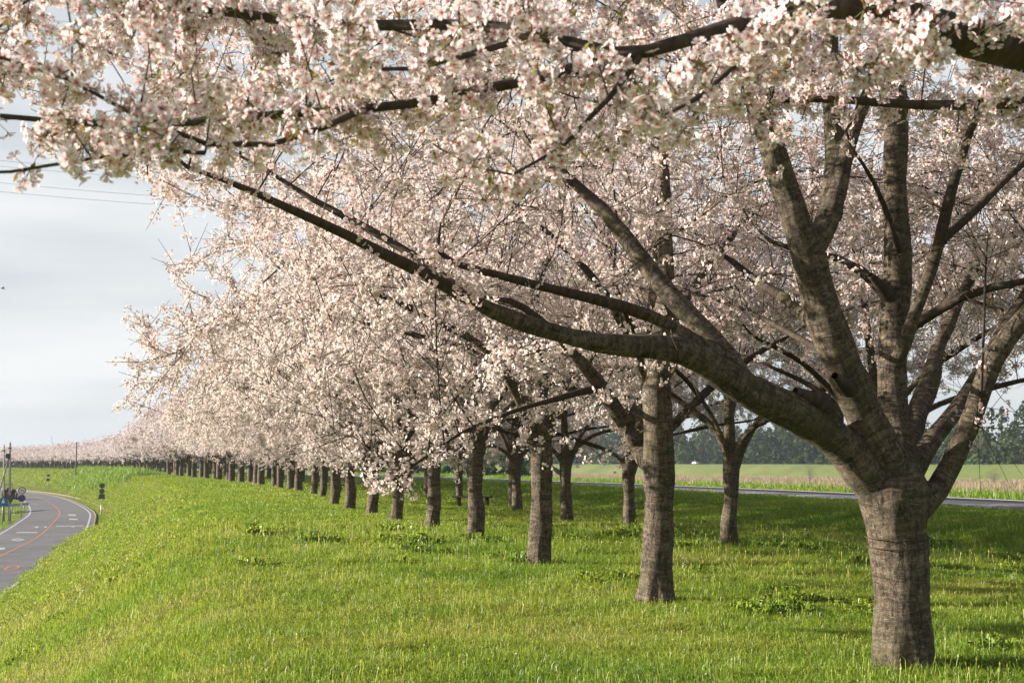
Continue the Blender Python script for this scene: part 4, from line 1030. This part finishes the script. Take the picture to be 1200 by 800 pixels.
# ------------------------------------------------------------------ far wood, single pale trees, bare shrubs
M_LEAF, nt = new_mat('wood_foliage'); fcx = attr(nt, 'fc'); out(nt, leafy(nt, fcx.outputs['Color'], .3))
def leaf_crown(V, C, F, c, h, w, n, size, col, r, cone=0.0, n0=0):
    t = r.random(n); a = r.random(n) * 6.283; prof = (1.08 - t) ** .5 * .85 if cone > .3 else np.sin(np.clip(t * (1 - cone) + cone, 0, 1) * math.pi) ** .7
    lump = 1 + .25 * np.sin(a * 3 + t * 9) + r.normal(0, .10, n); rad = w * prof * lump * np.sqrt(r.uniform(.45, 1, n))
    b0 = .02 if cone > .3 else .12
    p_ = np.c_[c[0] + rad * np.cos(a), c[1] + rad * np.sin(a), c[2] + h * (b0 + (1 - b0) * t)]
    nrm = np.c_[np.cos(a), np.sin(a), .6 + 0 * a] + r.normal(0, .5, (n, 3)); X_, Y_, Z_ = basis(nrm, r); s = size * r.uniform(.6, 1.3, n)[:, None]
    q = np.stack([p_ + X_ * s, p_ + Y_ * s * .7, p_ - X_ * s, p_ - Y_ * s * .7], 1).reshape(-1, 3)
    V.append(q); cc = col[None] * r.uniform(.75, 1.25, (n, 1)); C.append(np.repeat(cc, 4, 0)); F.append(np.arange(n * 4).reshape(-1, 4) + n0)
    return n0 + n * 4
r = np.random.default_rng(77); V, C, F = [], [], []; n0 = 0
E2 = resample(emb, 1.0); L = len(E2)
for i in range(1500):
    kx = int(r.uniform(130, L - 5)); T = E2[kx + 1] - E2[kx]; o_ = 34 + 110 * r.random() ** 1.5; x = E2[kx, 0] + T[1] * o_; y = E2[kx, 1] - T[0] * o_
    if y < 40: continue
    dist = math.hypot(x, y); edge = o_ < 50
    h = r.uniform(18, 27) * (.72 + .55 * float(fbm(np.array([kx * .018]), np.array([o_ * .02]), 5, 2)[0])) * (.8 if edge else 1.05)
    con = r.random() < .35
    col = np.array([.018, .038, .020]) if con else [np.array([.048, .068, .020]), np.array([.065, .078, .024]), np.array([.034, .056, .022])][int(r.integers(0, 3))]
    n0 = leaf_crown(V, C, F, (x, y, -4.6), h * .97, r.uniform(3.2, 4.6) if con else r.uniform(3.8, 6.2), 230 if dist < 640 else 120, .85 if dist < 640 else 1.4, col, r, .38 if con else .12, n0)
for i in range(420):      # undergrowth along the wood's edge, and the low dark copse beyond the levee bend
    if i < 260:
        kx = int(r.uniform(130, L - 5)); T = E2[kx + 1] - E2[kx]; o_ = r.uniform(30, 40); x = E2[kx, 0] + T[1] * o_; y = E2[kx, 1] - T[0] * o_; h = r.uniform(6, 10)
        if y < 40: continue
    else:
        x, y = uv2xy(r.uniform(210, 640), r.uniform(48, 80)); h = r.uniform(7.5, 10.5)
    n0 = leaf_crown(V, C, F, (x, y, -4.8), h, r.uniform(3.5, 5.5), 120, 1.0, np.array([.040, .070, .024]) * r.uniform(.8, 1.6), r, .08, n0)
tag(link('forest', mesh_np('forest', np.concatenate(V), [np.concatenate(F)], M_LEAF, {'fc': ('FLOAT_COLOR', np.concatenate(C))})), kind='stuff')
def small_tree(b, h, w, col, label, name='leafy_tree', n=900, size=.3):
    t = empty(name, b); tag(t, label, 'tree')
    w_ = Wood(); w_.tube([(0, 0, -.3), (.05, 0, h * .3), (.1, .05, h * .7)], [.14, .1, .05], 8)
    for q in range(5):
        a = q * 1.3; w_.tube([(.06, 0, h * (.25 + .07 * q)), (math.cos(a) * w * .4, math.sin(a) * w * .4, h * (.45 + .07 * q)), (math.cos(a) * w * .7, math.sin(a) * w * .7, h * (.55 + .08 * q))], [.06, .04, .015], 6, False)
    link('trunk', w_.mesh('trunk', M_TWIG), t)
    V, C, F = [], [], []; leaf_crown(V, C, F, (0, 0, h * .08), h * .92, w, n, size, np.array(col), np.random.default_rng(int(h * 100)), .1)
    link('crown', mesh_np('crown', np.concatenate(V), [np.concatenate(F)], M_LEAF, {'fc': ('FLOAT_COLOR', np.concatenate(C))}), t)
p_ = pix(958, 547, 495); small_tree((p_[0], p_[1], -3.8), 14.5, 5.0, (.17, .20, .06), 'pale rounded tree at the foot of the dark wood, left of the wired trunk')
p_ = pix(1155, 547, 440); small_tree((p_[0], p_[1], -3.4), 10.5, 3.5, (.25, .25, .045), 'small yellow-green tree before the dark wood at the right')
def bare_shrub(px, py, Y, z, h, label, seed):
    r = np.random.default_rng(seed); p_ = pix(px, py, Y); t = empty('bare_shrub', (p_[0], p_[1], z)); tag(t, label, 'shrub'); w_ = Wood()
    for q in range(9):
        a = r.random() * 6.28; s_ = r.uniform(.3, .8)
        w_.tube([(0, 0, -.1), (math.cos(a) * s_ * .5, math.sin(a) * s_ * .5, h * .5), (math.cos(a) * s_ * 1.4, math.sin(a) * s_ * 1.4, h * r.uniform(.75, 1))], [.04, .03, .012], 5, False)
    tw = r.normal(0, .8, (420, 3)) * [1, 1, .34 * h] + [0, 0, h * .62]; w_.sticks(tw, tw + r.normal(0, .45, (420, 3)), np.full(420, .012), np.full(420, .006))
    link('twig_canopy', w_.mesh('twig_canopy', m_paint('bare_twigs', (.17, .14, .12), .9, .1)), t)
bare_shrub(1105, 578, 305, -4.0, 4.4, 'grey bare shrub in the dry reeds right of the wired trunk', 1)
bare_shrub(950, 574, 320, -4.0, 5.2, 'wide grey bare shrub in the dry reeds left of the wired trunk', 2)
bare_shrub(1165, 578, 300, -4.0, 3.6, 'thin bare shrub in the reeds beside the right edge', 3)

rf = np.random.default_rng(31); n = 4200; u = rf.uniform(-6, 46, n); v = rf.uniform(-4, 18, n); x, y = uv2xy(u, v); z = height(u, v) + rf.uniform(.02, .09, n)
X_, Y_, Z_ = basis(np.c_[rf.normal(0, .4, n), rf.normal(0, .4, n), np.ones(n)], rf); c_ = np.c_[x, y, z]; s_ = rf.uniform(.006, .011, n)[:, None]
q = np.stack([c_ + X_ * s_, c_ + Y_ * s_ * .8, c_ - X_ * s_, c_ - Y_ * s_ * .8], 1).reshape(-1, 3)
tag(link('fallen_petals', mesh_np('fallen_petals', q, [np.arange(n * 4).reshape(-1, 4)], M_BLOSSOM, {'fc': ('FLOAT_COLOR', np.tile(PINKW, (n * 4, 1)))})), kind='stuff')
P_, R2, S2, T2, K2 = [], [], [], [], []
for b in [B0, B1] + spots1[:7] + spots2[:6]:
    for q in range(16):
        a_ = rf.random() * 6.28; d_ = rf.uniform(.22, .50); x, y = b[0] + math.cos(a_) * d_, b[1] + math.sin(a_) * d_
        P_.append((x, y, ter(x, y))); R2.append((0, 0, rf.random() * 6.28)); k_ = rf.uniform(.7, 1.25); S2.append((k_ * .8, k_ * .8, k_)); T2.append(rf.uniform(.1, .6)); K2.append(int(rf.choice([0, 2, 2, 3])))
scatter('grass', P_, R2, S2, T2, K2, C_NEAR)

# ------------------------------------------------------------------ left side: poles, signs, guardrail, tractor
def pole(px, top, bot, label, brace=False, r0=.15):
    b = gnd(px, bot, ROADZ); tp = pix(px + .3, top, b[1]); h = tp[2] - ROADZ
    t = empty('utility_pole', (b[0], b[1], ROADZ)); tag(t, label, 'utility pole', 'utility poles by the road bend')
    MB().rod((0, 0, -.3), (tp[0] - b[0], 0, h), r0, r0 * .7, 16).build('shaft', M_CONC, t, smooth=True)
    if brace:
        q = pix(px - .6, 534, b[1]) - np.array([b[0], b[1], ROADZ]); e = gnd(-2, 614, ROADZ) - np.array([b[0], b[1], ROADZ])
        MB().rod(tuple(q), (-1.5, -.4, 0), .06, .075, 12).build('brace', M_CONC, t, smooth=True)
        MB().box((q[0] - .05, -.12, q[2]), (.34, .42, .42), None, .05).build('junction_box', M_DARKMETAL, t)
    MB().box((tp[0] - b[0], 0, h - .5), (.26, .26, .08), None, .01).build('pole_band', M_DARKMETAL, t)
pole(11.5, 518, 611, 'thicker grey utility pole with slanting brace and box beside the road bend', True, .115)
pole(4.5, 521, 611, 'thinner grey utility pole standing left of the braced one', False, .085)
b = gnd(134.5, 553, 0); uq, vq = xy2uv(-77, 232); x, y = uv2xy(uq, -6.3); zb = ter(x, y)
t = empty('lamp_pole', (x, y, zb)); tag(t, 'dark slim pole before the pink trees where the levee bends', 'pole')
MB().rod((0, 0, -.2), (0, 0, 7.6), .13, .10, 12).build('shaft', M_DARKMETAL, t); MB().box((0, 0, 7.3), (.25, .25, .22), None, .03).build('cap_box', M_DARKMETAL, t)

def disc(mb, c, r_, th): return mb.rod((c[0], c[1] + th / 2, c[2]), (c[0], c[1] - th / 2, c[2]), r_, r_, 28)
def sign_post(px, bot, z, label, plates, hpost, cat='road sign', name='road_sign', white=False, pr=.04, dy=0):
    b = gnd(px, bot, z); yaw = math.atan2(b[0], b[1]) * -1
    t = empty(name, (b[0], b[1], z), yaw); tag(t, label, cat)
    MB().rod((0, 0, -.3), (0, 0, hpost), pr, pr, 10).build('post', M_STEEL, t, smooth=True)
    if white: MB().rod((0, 0, .05), (0, 0, .95), pr * 1.9, pr * 1.9, 10).build('post_sleeve', M_WHITE, t, smooth=True)
    for f in plates: f(t)
    return t
def round_plate(z, r_, face, rim=None, back=False, text=None, tm=None, slash=False):
    def f(t):
        y = -.06
        o = disc(MB(), (0, y, z), r_, .02).build('plate', M_SIGNBACK if back else (rim or face), t)
        if not back and rim: disc(MB(), (0, y - .012, z), r_ * .76, .008).build('face', face, o)
        if text: text_flat(text, (0, y - .022, z), (R(90), 0, 0), r_ * .95, tm, 'lettering', o)
        if slash:
            MB().box((0, y - .02, z), (r_ * 1.5, .006, r_ * .2), Matrix.Rotation(R(45), 4, 'Y')).build('slash', rim, o)
    return f
def poly_plate(pts, z, mat, inner=None):
    def f(t):
        o = MB().poly([(a, -.06, z + b_) for a, b_ in pts], -.02).build('plate', mat, t)
        if inner: MB().poly([(a * .5, -.083, z + .08 + b_ * .5) for a, b_ in inner], -.006).build('symbol', M_WHITE, o)
    return f
sign_post(24.5, 607.5, ROADZ, 'red-rimmed round speed sign above a blue no-parking disc on a thin post',
          [round_plate(2.55, .33, M_WHITE, M_SIGNRED, False, '40', M_SIGNBLUE), round_plate(1.86, .33, M_SIGNBLUE, M_SIGNRED, False, None, None, True)], 2.9)
tri = [(-.42, .38), (.42, .38), (0, -.38)]
sign_post(11.2, 613.5, ROADZ, 'grey back of an inverted triangle sign before the braced pole', [poly_plate(tri, 2.0, M_SIGNBACK)], 2.3)
pent = [(-.42, -.38), (.42, -.38), (.36, .1), (0, .5), (-.36, .1)]
sign_post(2.6, 613.5, ROADZ, 'blue house-shaped crossing sign at the left edge', [poly_plate(pent, 1.85, M_BLUE, [(-.3, -.4), (.3, -.4), (0, .5)])], 2.1)
g_ = gnd(118.5, 603, -3.0); zt = ter(g_[0], g_[1])
for _ in range(6): g_ = gnd(118.5, 603, zt); zt = ter(g_[0], g_[1])
kz = g_[1] / 104.0
trap = [(-.36, -.30), (.36, -.30), (.28, .24), (-.28, .24)]
sign_post(118.5, 603, zt, 'dark-backed signs stacked on a white-footed post on the grass slope',
          [round_plate(2.5 * kz, .23 * kz, M_SIGNBACK, None, True), round_plate(2.03 * kz, .23 * kz, M_SIGNBACK, None, True), poly_plate([(a * kz * .8, b_ * kz * .8) for a, b_ in trap], 1.60 * kz, M_SIGNBACK)], 2.6 * kz, white=True, pr=.045)
g_ = gnd(56, 575, -3.0); zt = ter(g_[0], g_[1])
for _ in range(6): g_ = gnd(56, 575, zt); zt = ter(g_[0], g_[1])
kz = g_[1] / 200.0
sign_post(56, 575, zt, 'two dark round sign backs on a thin post below the far trees', [round_plate(2.55 * kz, .24 * kz, M_SIGNBACK, None, True), round_plate(1.85 * kz, .27 * kz, M_SIGNBACK, None, True)], 2.8 * kz, pr=.05)

# guardrail: corrugated beam on posts, ending at the road edge
ga = gnd(-60, 606, ROADZ); gb = gnd(31.5, 597.5, ROADZ); gv = (gb - ga); gl = np.linalg.norm(gv[:2]); yaw = math.atan2(gv[1], gv[0])
t = empty('guardrail', (ga[0], ga[1], ROADZ), yaw); tag(t, 'pale blue guardrail ending beside the road bend', 'guardrail')
prof = [(.00, .52), (.05, .57), (.05, .63), (0, .68), (.05, .73), (.05, .79), (0, .84)]
V = []; 
for xx in np.linspace(0, gl, 24): V += [(xx, -a, z) for a, z in prof] + [(xx, -a + .03, z) for a, z in prof[::-1]]
V = np.array(V); m = 14; i = np.arange(24 * m).reshape(24, m); j = np.roll(i, -1, 1)
F = np.stack([i[:-1], j[:-1], j[1:], i[1:]], -1).reshape(-1, 4)
link('rail_beam', mesh_np('rail_beam', V, [F], M_RAILBLUE), t)
for xx in np.arange(gl - .6, 0, -3.0): MB().rod((xx, .10, -.3), (xx, .10, .86), .06, .06, 12).build('rail_post', M_RAILBLUE, t, smooth=True)
MB().rod((gl, -.02, .50), (gl, -.02, .86), .12, .12, 14).build('end_cap', M_RAILBLUE, t, smooth=True)
# grass island beside the road and the narrow side lane behind the guardrail
isl = [gnd(a, b, ROADZ)[:2] for a, b in [(-60, 611), (0, 602.5), (20, 600), (37, 597.5)]]
strip('side_lane', resample(isl, 1.0), -.6, .6, ROADZ + .012, M_ASPHALT)
n = 2600; kx = rng.integers(60, len(RC) - 2, n); T = RC[kx + 1] - RC[kx]; o_ = -rng.uniform(3.5, 16, n); x = RC[kx, 0] + T[:, 1] * o_; y = RC[kx, 1] - T[:, 0] * o_
a = attrs_for(np.full(n, 50.), np.full(n, 0.), x, y, 1.5, False); scatter('grass', np.c_[x, y, np.full(n, ROADZ)], *a, C_FAR)

def tractor(px, py):
    b = gnd(px, py, ROADZ + .03); u_ = np.argmin(((RC - b[:2]) ** 2).sum(1)); T = RC[min(u_ + 1, len(RC) - 1)] - RC[u_]; yaw = math.atan2(T[1], T[0]) - R(90)
    t = empty('tractor', (b[0], b[1], ROADZ + .03), yaw * .35); tag(t, 'red tractor with tall black rear tyres on the road behind the poles', 'tractor')
    body = MB(); body.box((0, .9, .95), (.62, 1.5, .55), None, .08); body.box((0, 0, .85), (.8, .7, .4), None, .06); body.box((0, 1.7, .8), (.5, .3, .5), None, .05); body.build('body', M_RED, t)
    MB().box((0, -.1, 1.15), (.5, .45, .12), None, .04).box((0, -.32, 1.4), (.5, .1, .45), None, .04).build('seat', M_RUBBER, t)
    MB().rod((-.45, -.2, 1), (-.45, -.2, 2.1), .035).rod((.45, -.2, 1), (.45, -.2, 2.1), .035).rod((-.45, -.2, 2.1), (.45, -.2, 2.1), .035).build('roll_bar', M_DARKMETAL, t)
    MB().rod((0, .35, 1.15), (0, .2, 1.55), .025).build('steering_column', M_DARKMETAL, t)
    for s in (-1, 1):
        for nm, r_, y, w in (('rear_wheel', .68, 0, .40), ('front_wheel', .40, 1.65, .22)):
            wm = MB(); wm.rod((s * .62 - w / 2, y, r_), (s * .62 + w / 2, y, r_), r_, r_, 24)
            for q in range(16):
                a = q * math.pi / 8; wm.box((s * .62, y + math.cos(a) * r_, r_ + math.sin(a) * r_), (w * .95, .07, .06), Matrix.Rotation(a, 4, 'X'))
            o = wm.build(nm, M_RUBBER, t); MB().rod((s * .62 + s * w * .52, y, r_), (s * .62 + s * w * .3, y, r_), r_ * .5, r_ * .4, 16).build('rim', M_WHITE, o)
    for s in (-1, 1): MB().box((s * .62, -.02, 1.42), (.46, .9, .06), None, .02).build('mudguard', M_RED, t)
tractor(10.5, 585)

# benches by the back row
def bench(px, py, label):
    b = base_of(px, py); t = empty('bench', b, R(-16)); tag(t, label, 'bench', 'dark benches between the rows')
    MB().box((0, 0, .40), (1.5, .38, .06), None, .012).build('seat', M_WOODDARK, t)
    for s in (-1, 1): MB().box((s * .55, 0, .18), (.10, .28, .38), None, .01).build('leg', M_WOODDARK, t)
bench(554, 591, 'dark low bench behind the fourth front-row trunk')
bench(388, 574, 'distant dark bench showing between two thin front-row trunks')

# white cars on the far embankment
def car(px, py, Y, L, label, rz):
    p_ = pix(px, py, Y); t = empty('parked_car', (p_[0], p_[1], 1.3), rz); tag(t, label, 'car', 'white cars on the far embankment')
    b = MB(); b.poly([(-L / 2, -.75, .28), (L / 2, -.75, .28), (L / 2, -.75, .8), (L * .36, -.75, .95), (-L * .46, -.75, .98), (-L / 2, -.75, .8)], 1.5)
    b.build('body', M_WHITE, t)
    MB().poly([(-L * .46, -.68, .98), (L * .30, -.68, .96), (L * .14, -.68, 1.5), (-L * .36, -.68, 1.52)], 1.36).build('cabin', M_GLASS, t)
    MB().box((-L * .11, 0, 1.53), (L * .5, 1.3, .05), None, .02).build('roof', M_WHITE, t)
    for sx in (-.31, .31):
        for sy in (-.68, .68): MB().rod((sx * L, sy - .09, .3), (sx * L, sy + .09, .3), .3, .3, 16).build('wheel', M_RUBBER, t)
car(573, 543, 718, 3.6, 'small white car on the far embankment right of the fourth front-row trunk', R(110))
car(597, 543, 685, 3.4, 'small white car on the far embankment behind a thin back-row trunk', R(110))
car(815, 547, 525, 3.4, 'small white car on the far embankment right of the pale ringed trunk', R(112))

# yellow flowering weeds and a broadleaf weed by the path
M_YEL = m_paint('rape_flower', (.55, .48, .03), .8, .1)
def yellow_patch(px, py, Y, w, label, seed):
    r = np.random.default_rng(seed); p_ = pix(px, py, Y); n = 260; c_ = np.c_[r.normal(0, w, n), r.normal(0, w * .4, n), r.uniform(.1, .7, n)]
    X_, Y_, Z_ = basis(r.normal(0, 1, (n, 3)), r); q = np.stack([c_ + X_ * .12, c_ + Y_ * .12, c_ - X_ * .12, c_ - Y_ * .12], 1).reshape(-1, 3)
    o = link('yellow_flowers', mesh_np('yellow_flowers', q, [np.arange(n * 4).reshape(-1, 4)], M_YEL), None, (p_[0], p_[1], p_[2] - .2)); tag(o, kind='stuff')
yellow_patch(700, 557, 560, 2.2, '', 1); yellow_patch(1185, 553.5, 385, 3.0, '', 2)

# a few fallen pale twigs by the second trunk
g_ = base_of(742, 694); o = MB().rod((0, 0, .03), (.42, .06, .05), .014, .009, 8).rod((.18, .03, .04), (.30, .15, .06), .008, .005, 6).build('fallen_branch', M_CONC, None, (g_[0], g_[1], g_[2] + .03)); tag(o, 'pale broken branch lying in the grass by the second front-row trunk', 'branch')

# ------------------------------------------------------------------ sky things: power lines, far pylon, crane, bird
GW = 'overhead power lines in the upper left sky'
wl_ = [('highest', 8, 25), ('second highest', 36, 52), ('third highest', 178, 192), ('fourth highest', 184, 200), ('second lowest', 202, 222), ('lowest', 213, 231)]
for nm, ya, yb in wl_:
    a_ = pix(-260, ya - 18, 150); b_ = pix(560, yb + 22, 175); w = Wood(); t = np.linspace(0, 1, 30)[:, None]; P_ = a_ + (b_ - a_) * t; P_[:, 2] -= 1.6 * (4 * t * (1 - t))[:, 0]
    w.tube(P_, np.full(30, .022), 5, False); o = link('power_line', w.mesh('power_line', M_WIRE)); tag(o, f'thin grey power line across the upper left sky, {nm} of six', 'power line', GW)
p_ = pix(125, 545, 900); t = empty('pylon', (p_[0], p_[1], -4.9)); tag(t, 'faint lattice pylon rising behind the far pink trees', 'pylon')
h = 26.5; mb = MB()
for sx in (-1, 1):
    for sy in (-1, 1): mb.rod((sx * 2.0, sy * 2.0, 0), (sx * .35, sy * .35, h), .16, .10, 6)
for q in range(9):
    z0, z1 = h * q / 9, h * (q + 1) / 9; w0, w1 = 2.0 - 1.65 * q / 9, 2.0 - 1.65 * (q + 1) / 9
    for s in (-1, 1): mb.rod((-w0 * s, -w0, z0), (w1 * s, -w1, z1), .08, .08, 5); mb.rod((-w0, w0 * s, z0), (-w1, -w1 * s, z1), .08, .08, 5)
mb.build('tower', M_PYLON, t)
for z in (18.5, 21.5, 24.5): MB().rod((-3.2, 0, z), (3.2, 0, z), .12, .12, 6).build('crossarm', M_PYLON, t)
p_ = pix(67, 545, 700); t = empty('crane', (p_[0], p_[1], -4.9)); tag(t, 'faint thin crane boom leaning behind the far pink trees', 'crane')
top = pix(60, 511, 700) - np.array([p_[0], p_[1], -4.9])
MB().rod((0, 0, 2.5), tuple(top), .22, .12, 8).build('boom', M_PYLON, t); MB().box((0, 0, 1.6), (3, 3, 2), None, .2).build('cab', M_PYLON, t); MB().box((0, 0, .4), (3.6, 4, .8), None, .1).build('tracks', M_DARKMETAL, t)
p_ = pix(3.5, 338, 70); mb = MB(); mb.rod((-.10, 0, 0), (.10, 0, .01), .035, .02, 8); mb.poly([(-.03, .02, .02), (.05, .02, .02), (.0, .26, .07), (-.05, .25, .07)], .008, (0, 0, 1)); mb.poly([(-.03, -.02, .02), (.05, -.02, .02), (.0, -.26, .07), (-.05, -.25, .07)], .008, (0, 0, 1))
o = mb.build('bird', M_BIRD, None, tuple(p_)); o.rotation_euler = (0, .1, .6); tag(o, 'tiny dark bird flying in the open sky at the left', 'bird')

# ------------------------------------------------------------------ haze over the plain
HAZE = 0.00022
if HAZE:
    m, nt = new_mat('haze_air'); pv = N(nt, 'ShaderNodeVolumePrincipled'); pv.inputs['Color'].default_value = (.50, .57, .66, 1); pv.inputs['Density'].default_value = HAZE; pv.inputs['Anisotropy'].default_value = .2
    o_ = N(nt, 'ShaderNodeOutputMaterial'); nt.links.new(pv.outputs[0], o_.inputs['Volume'])
    b = MB(); b.box((0, 0, 28.5), (6400, 6400, 71)); o = b.build('haze', m); tag(o, kind='stuff')
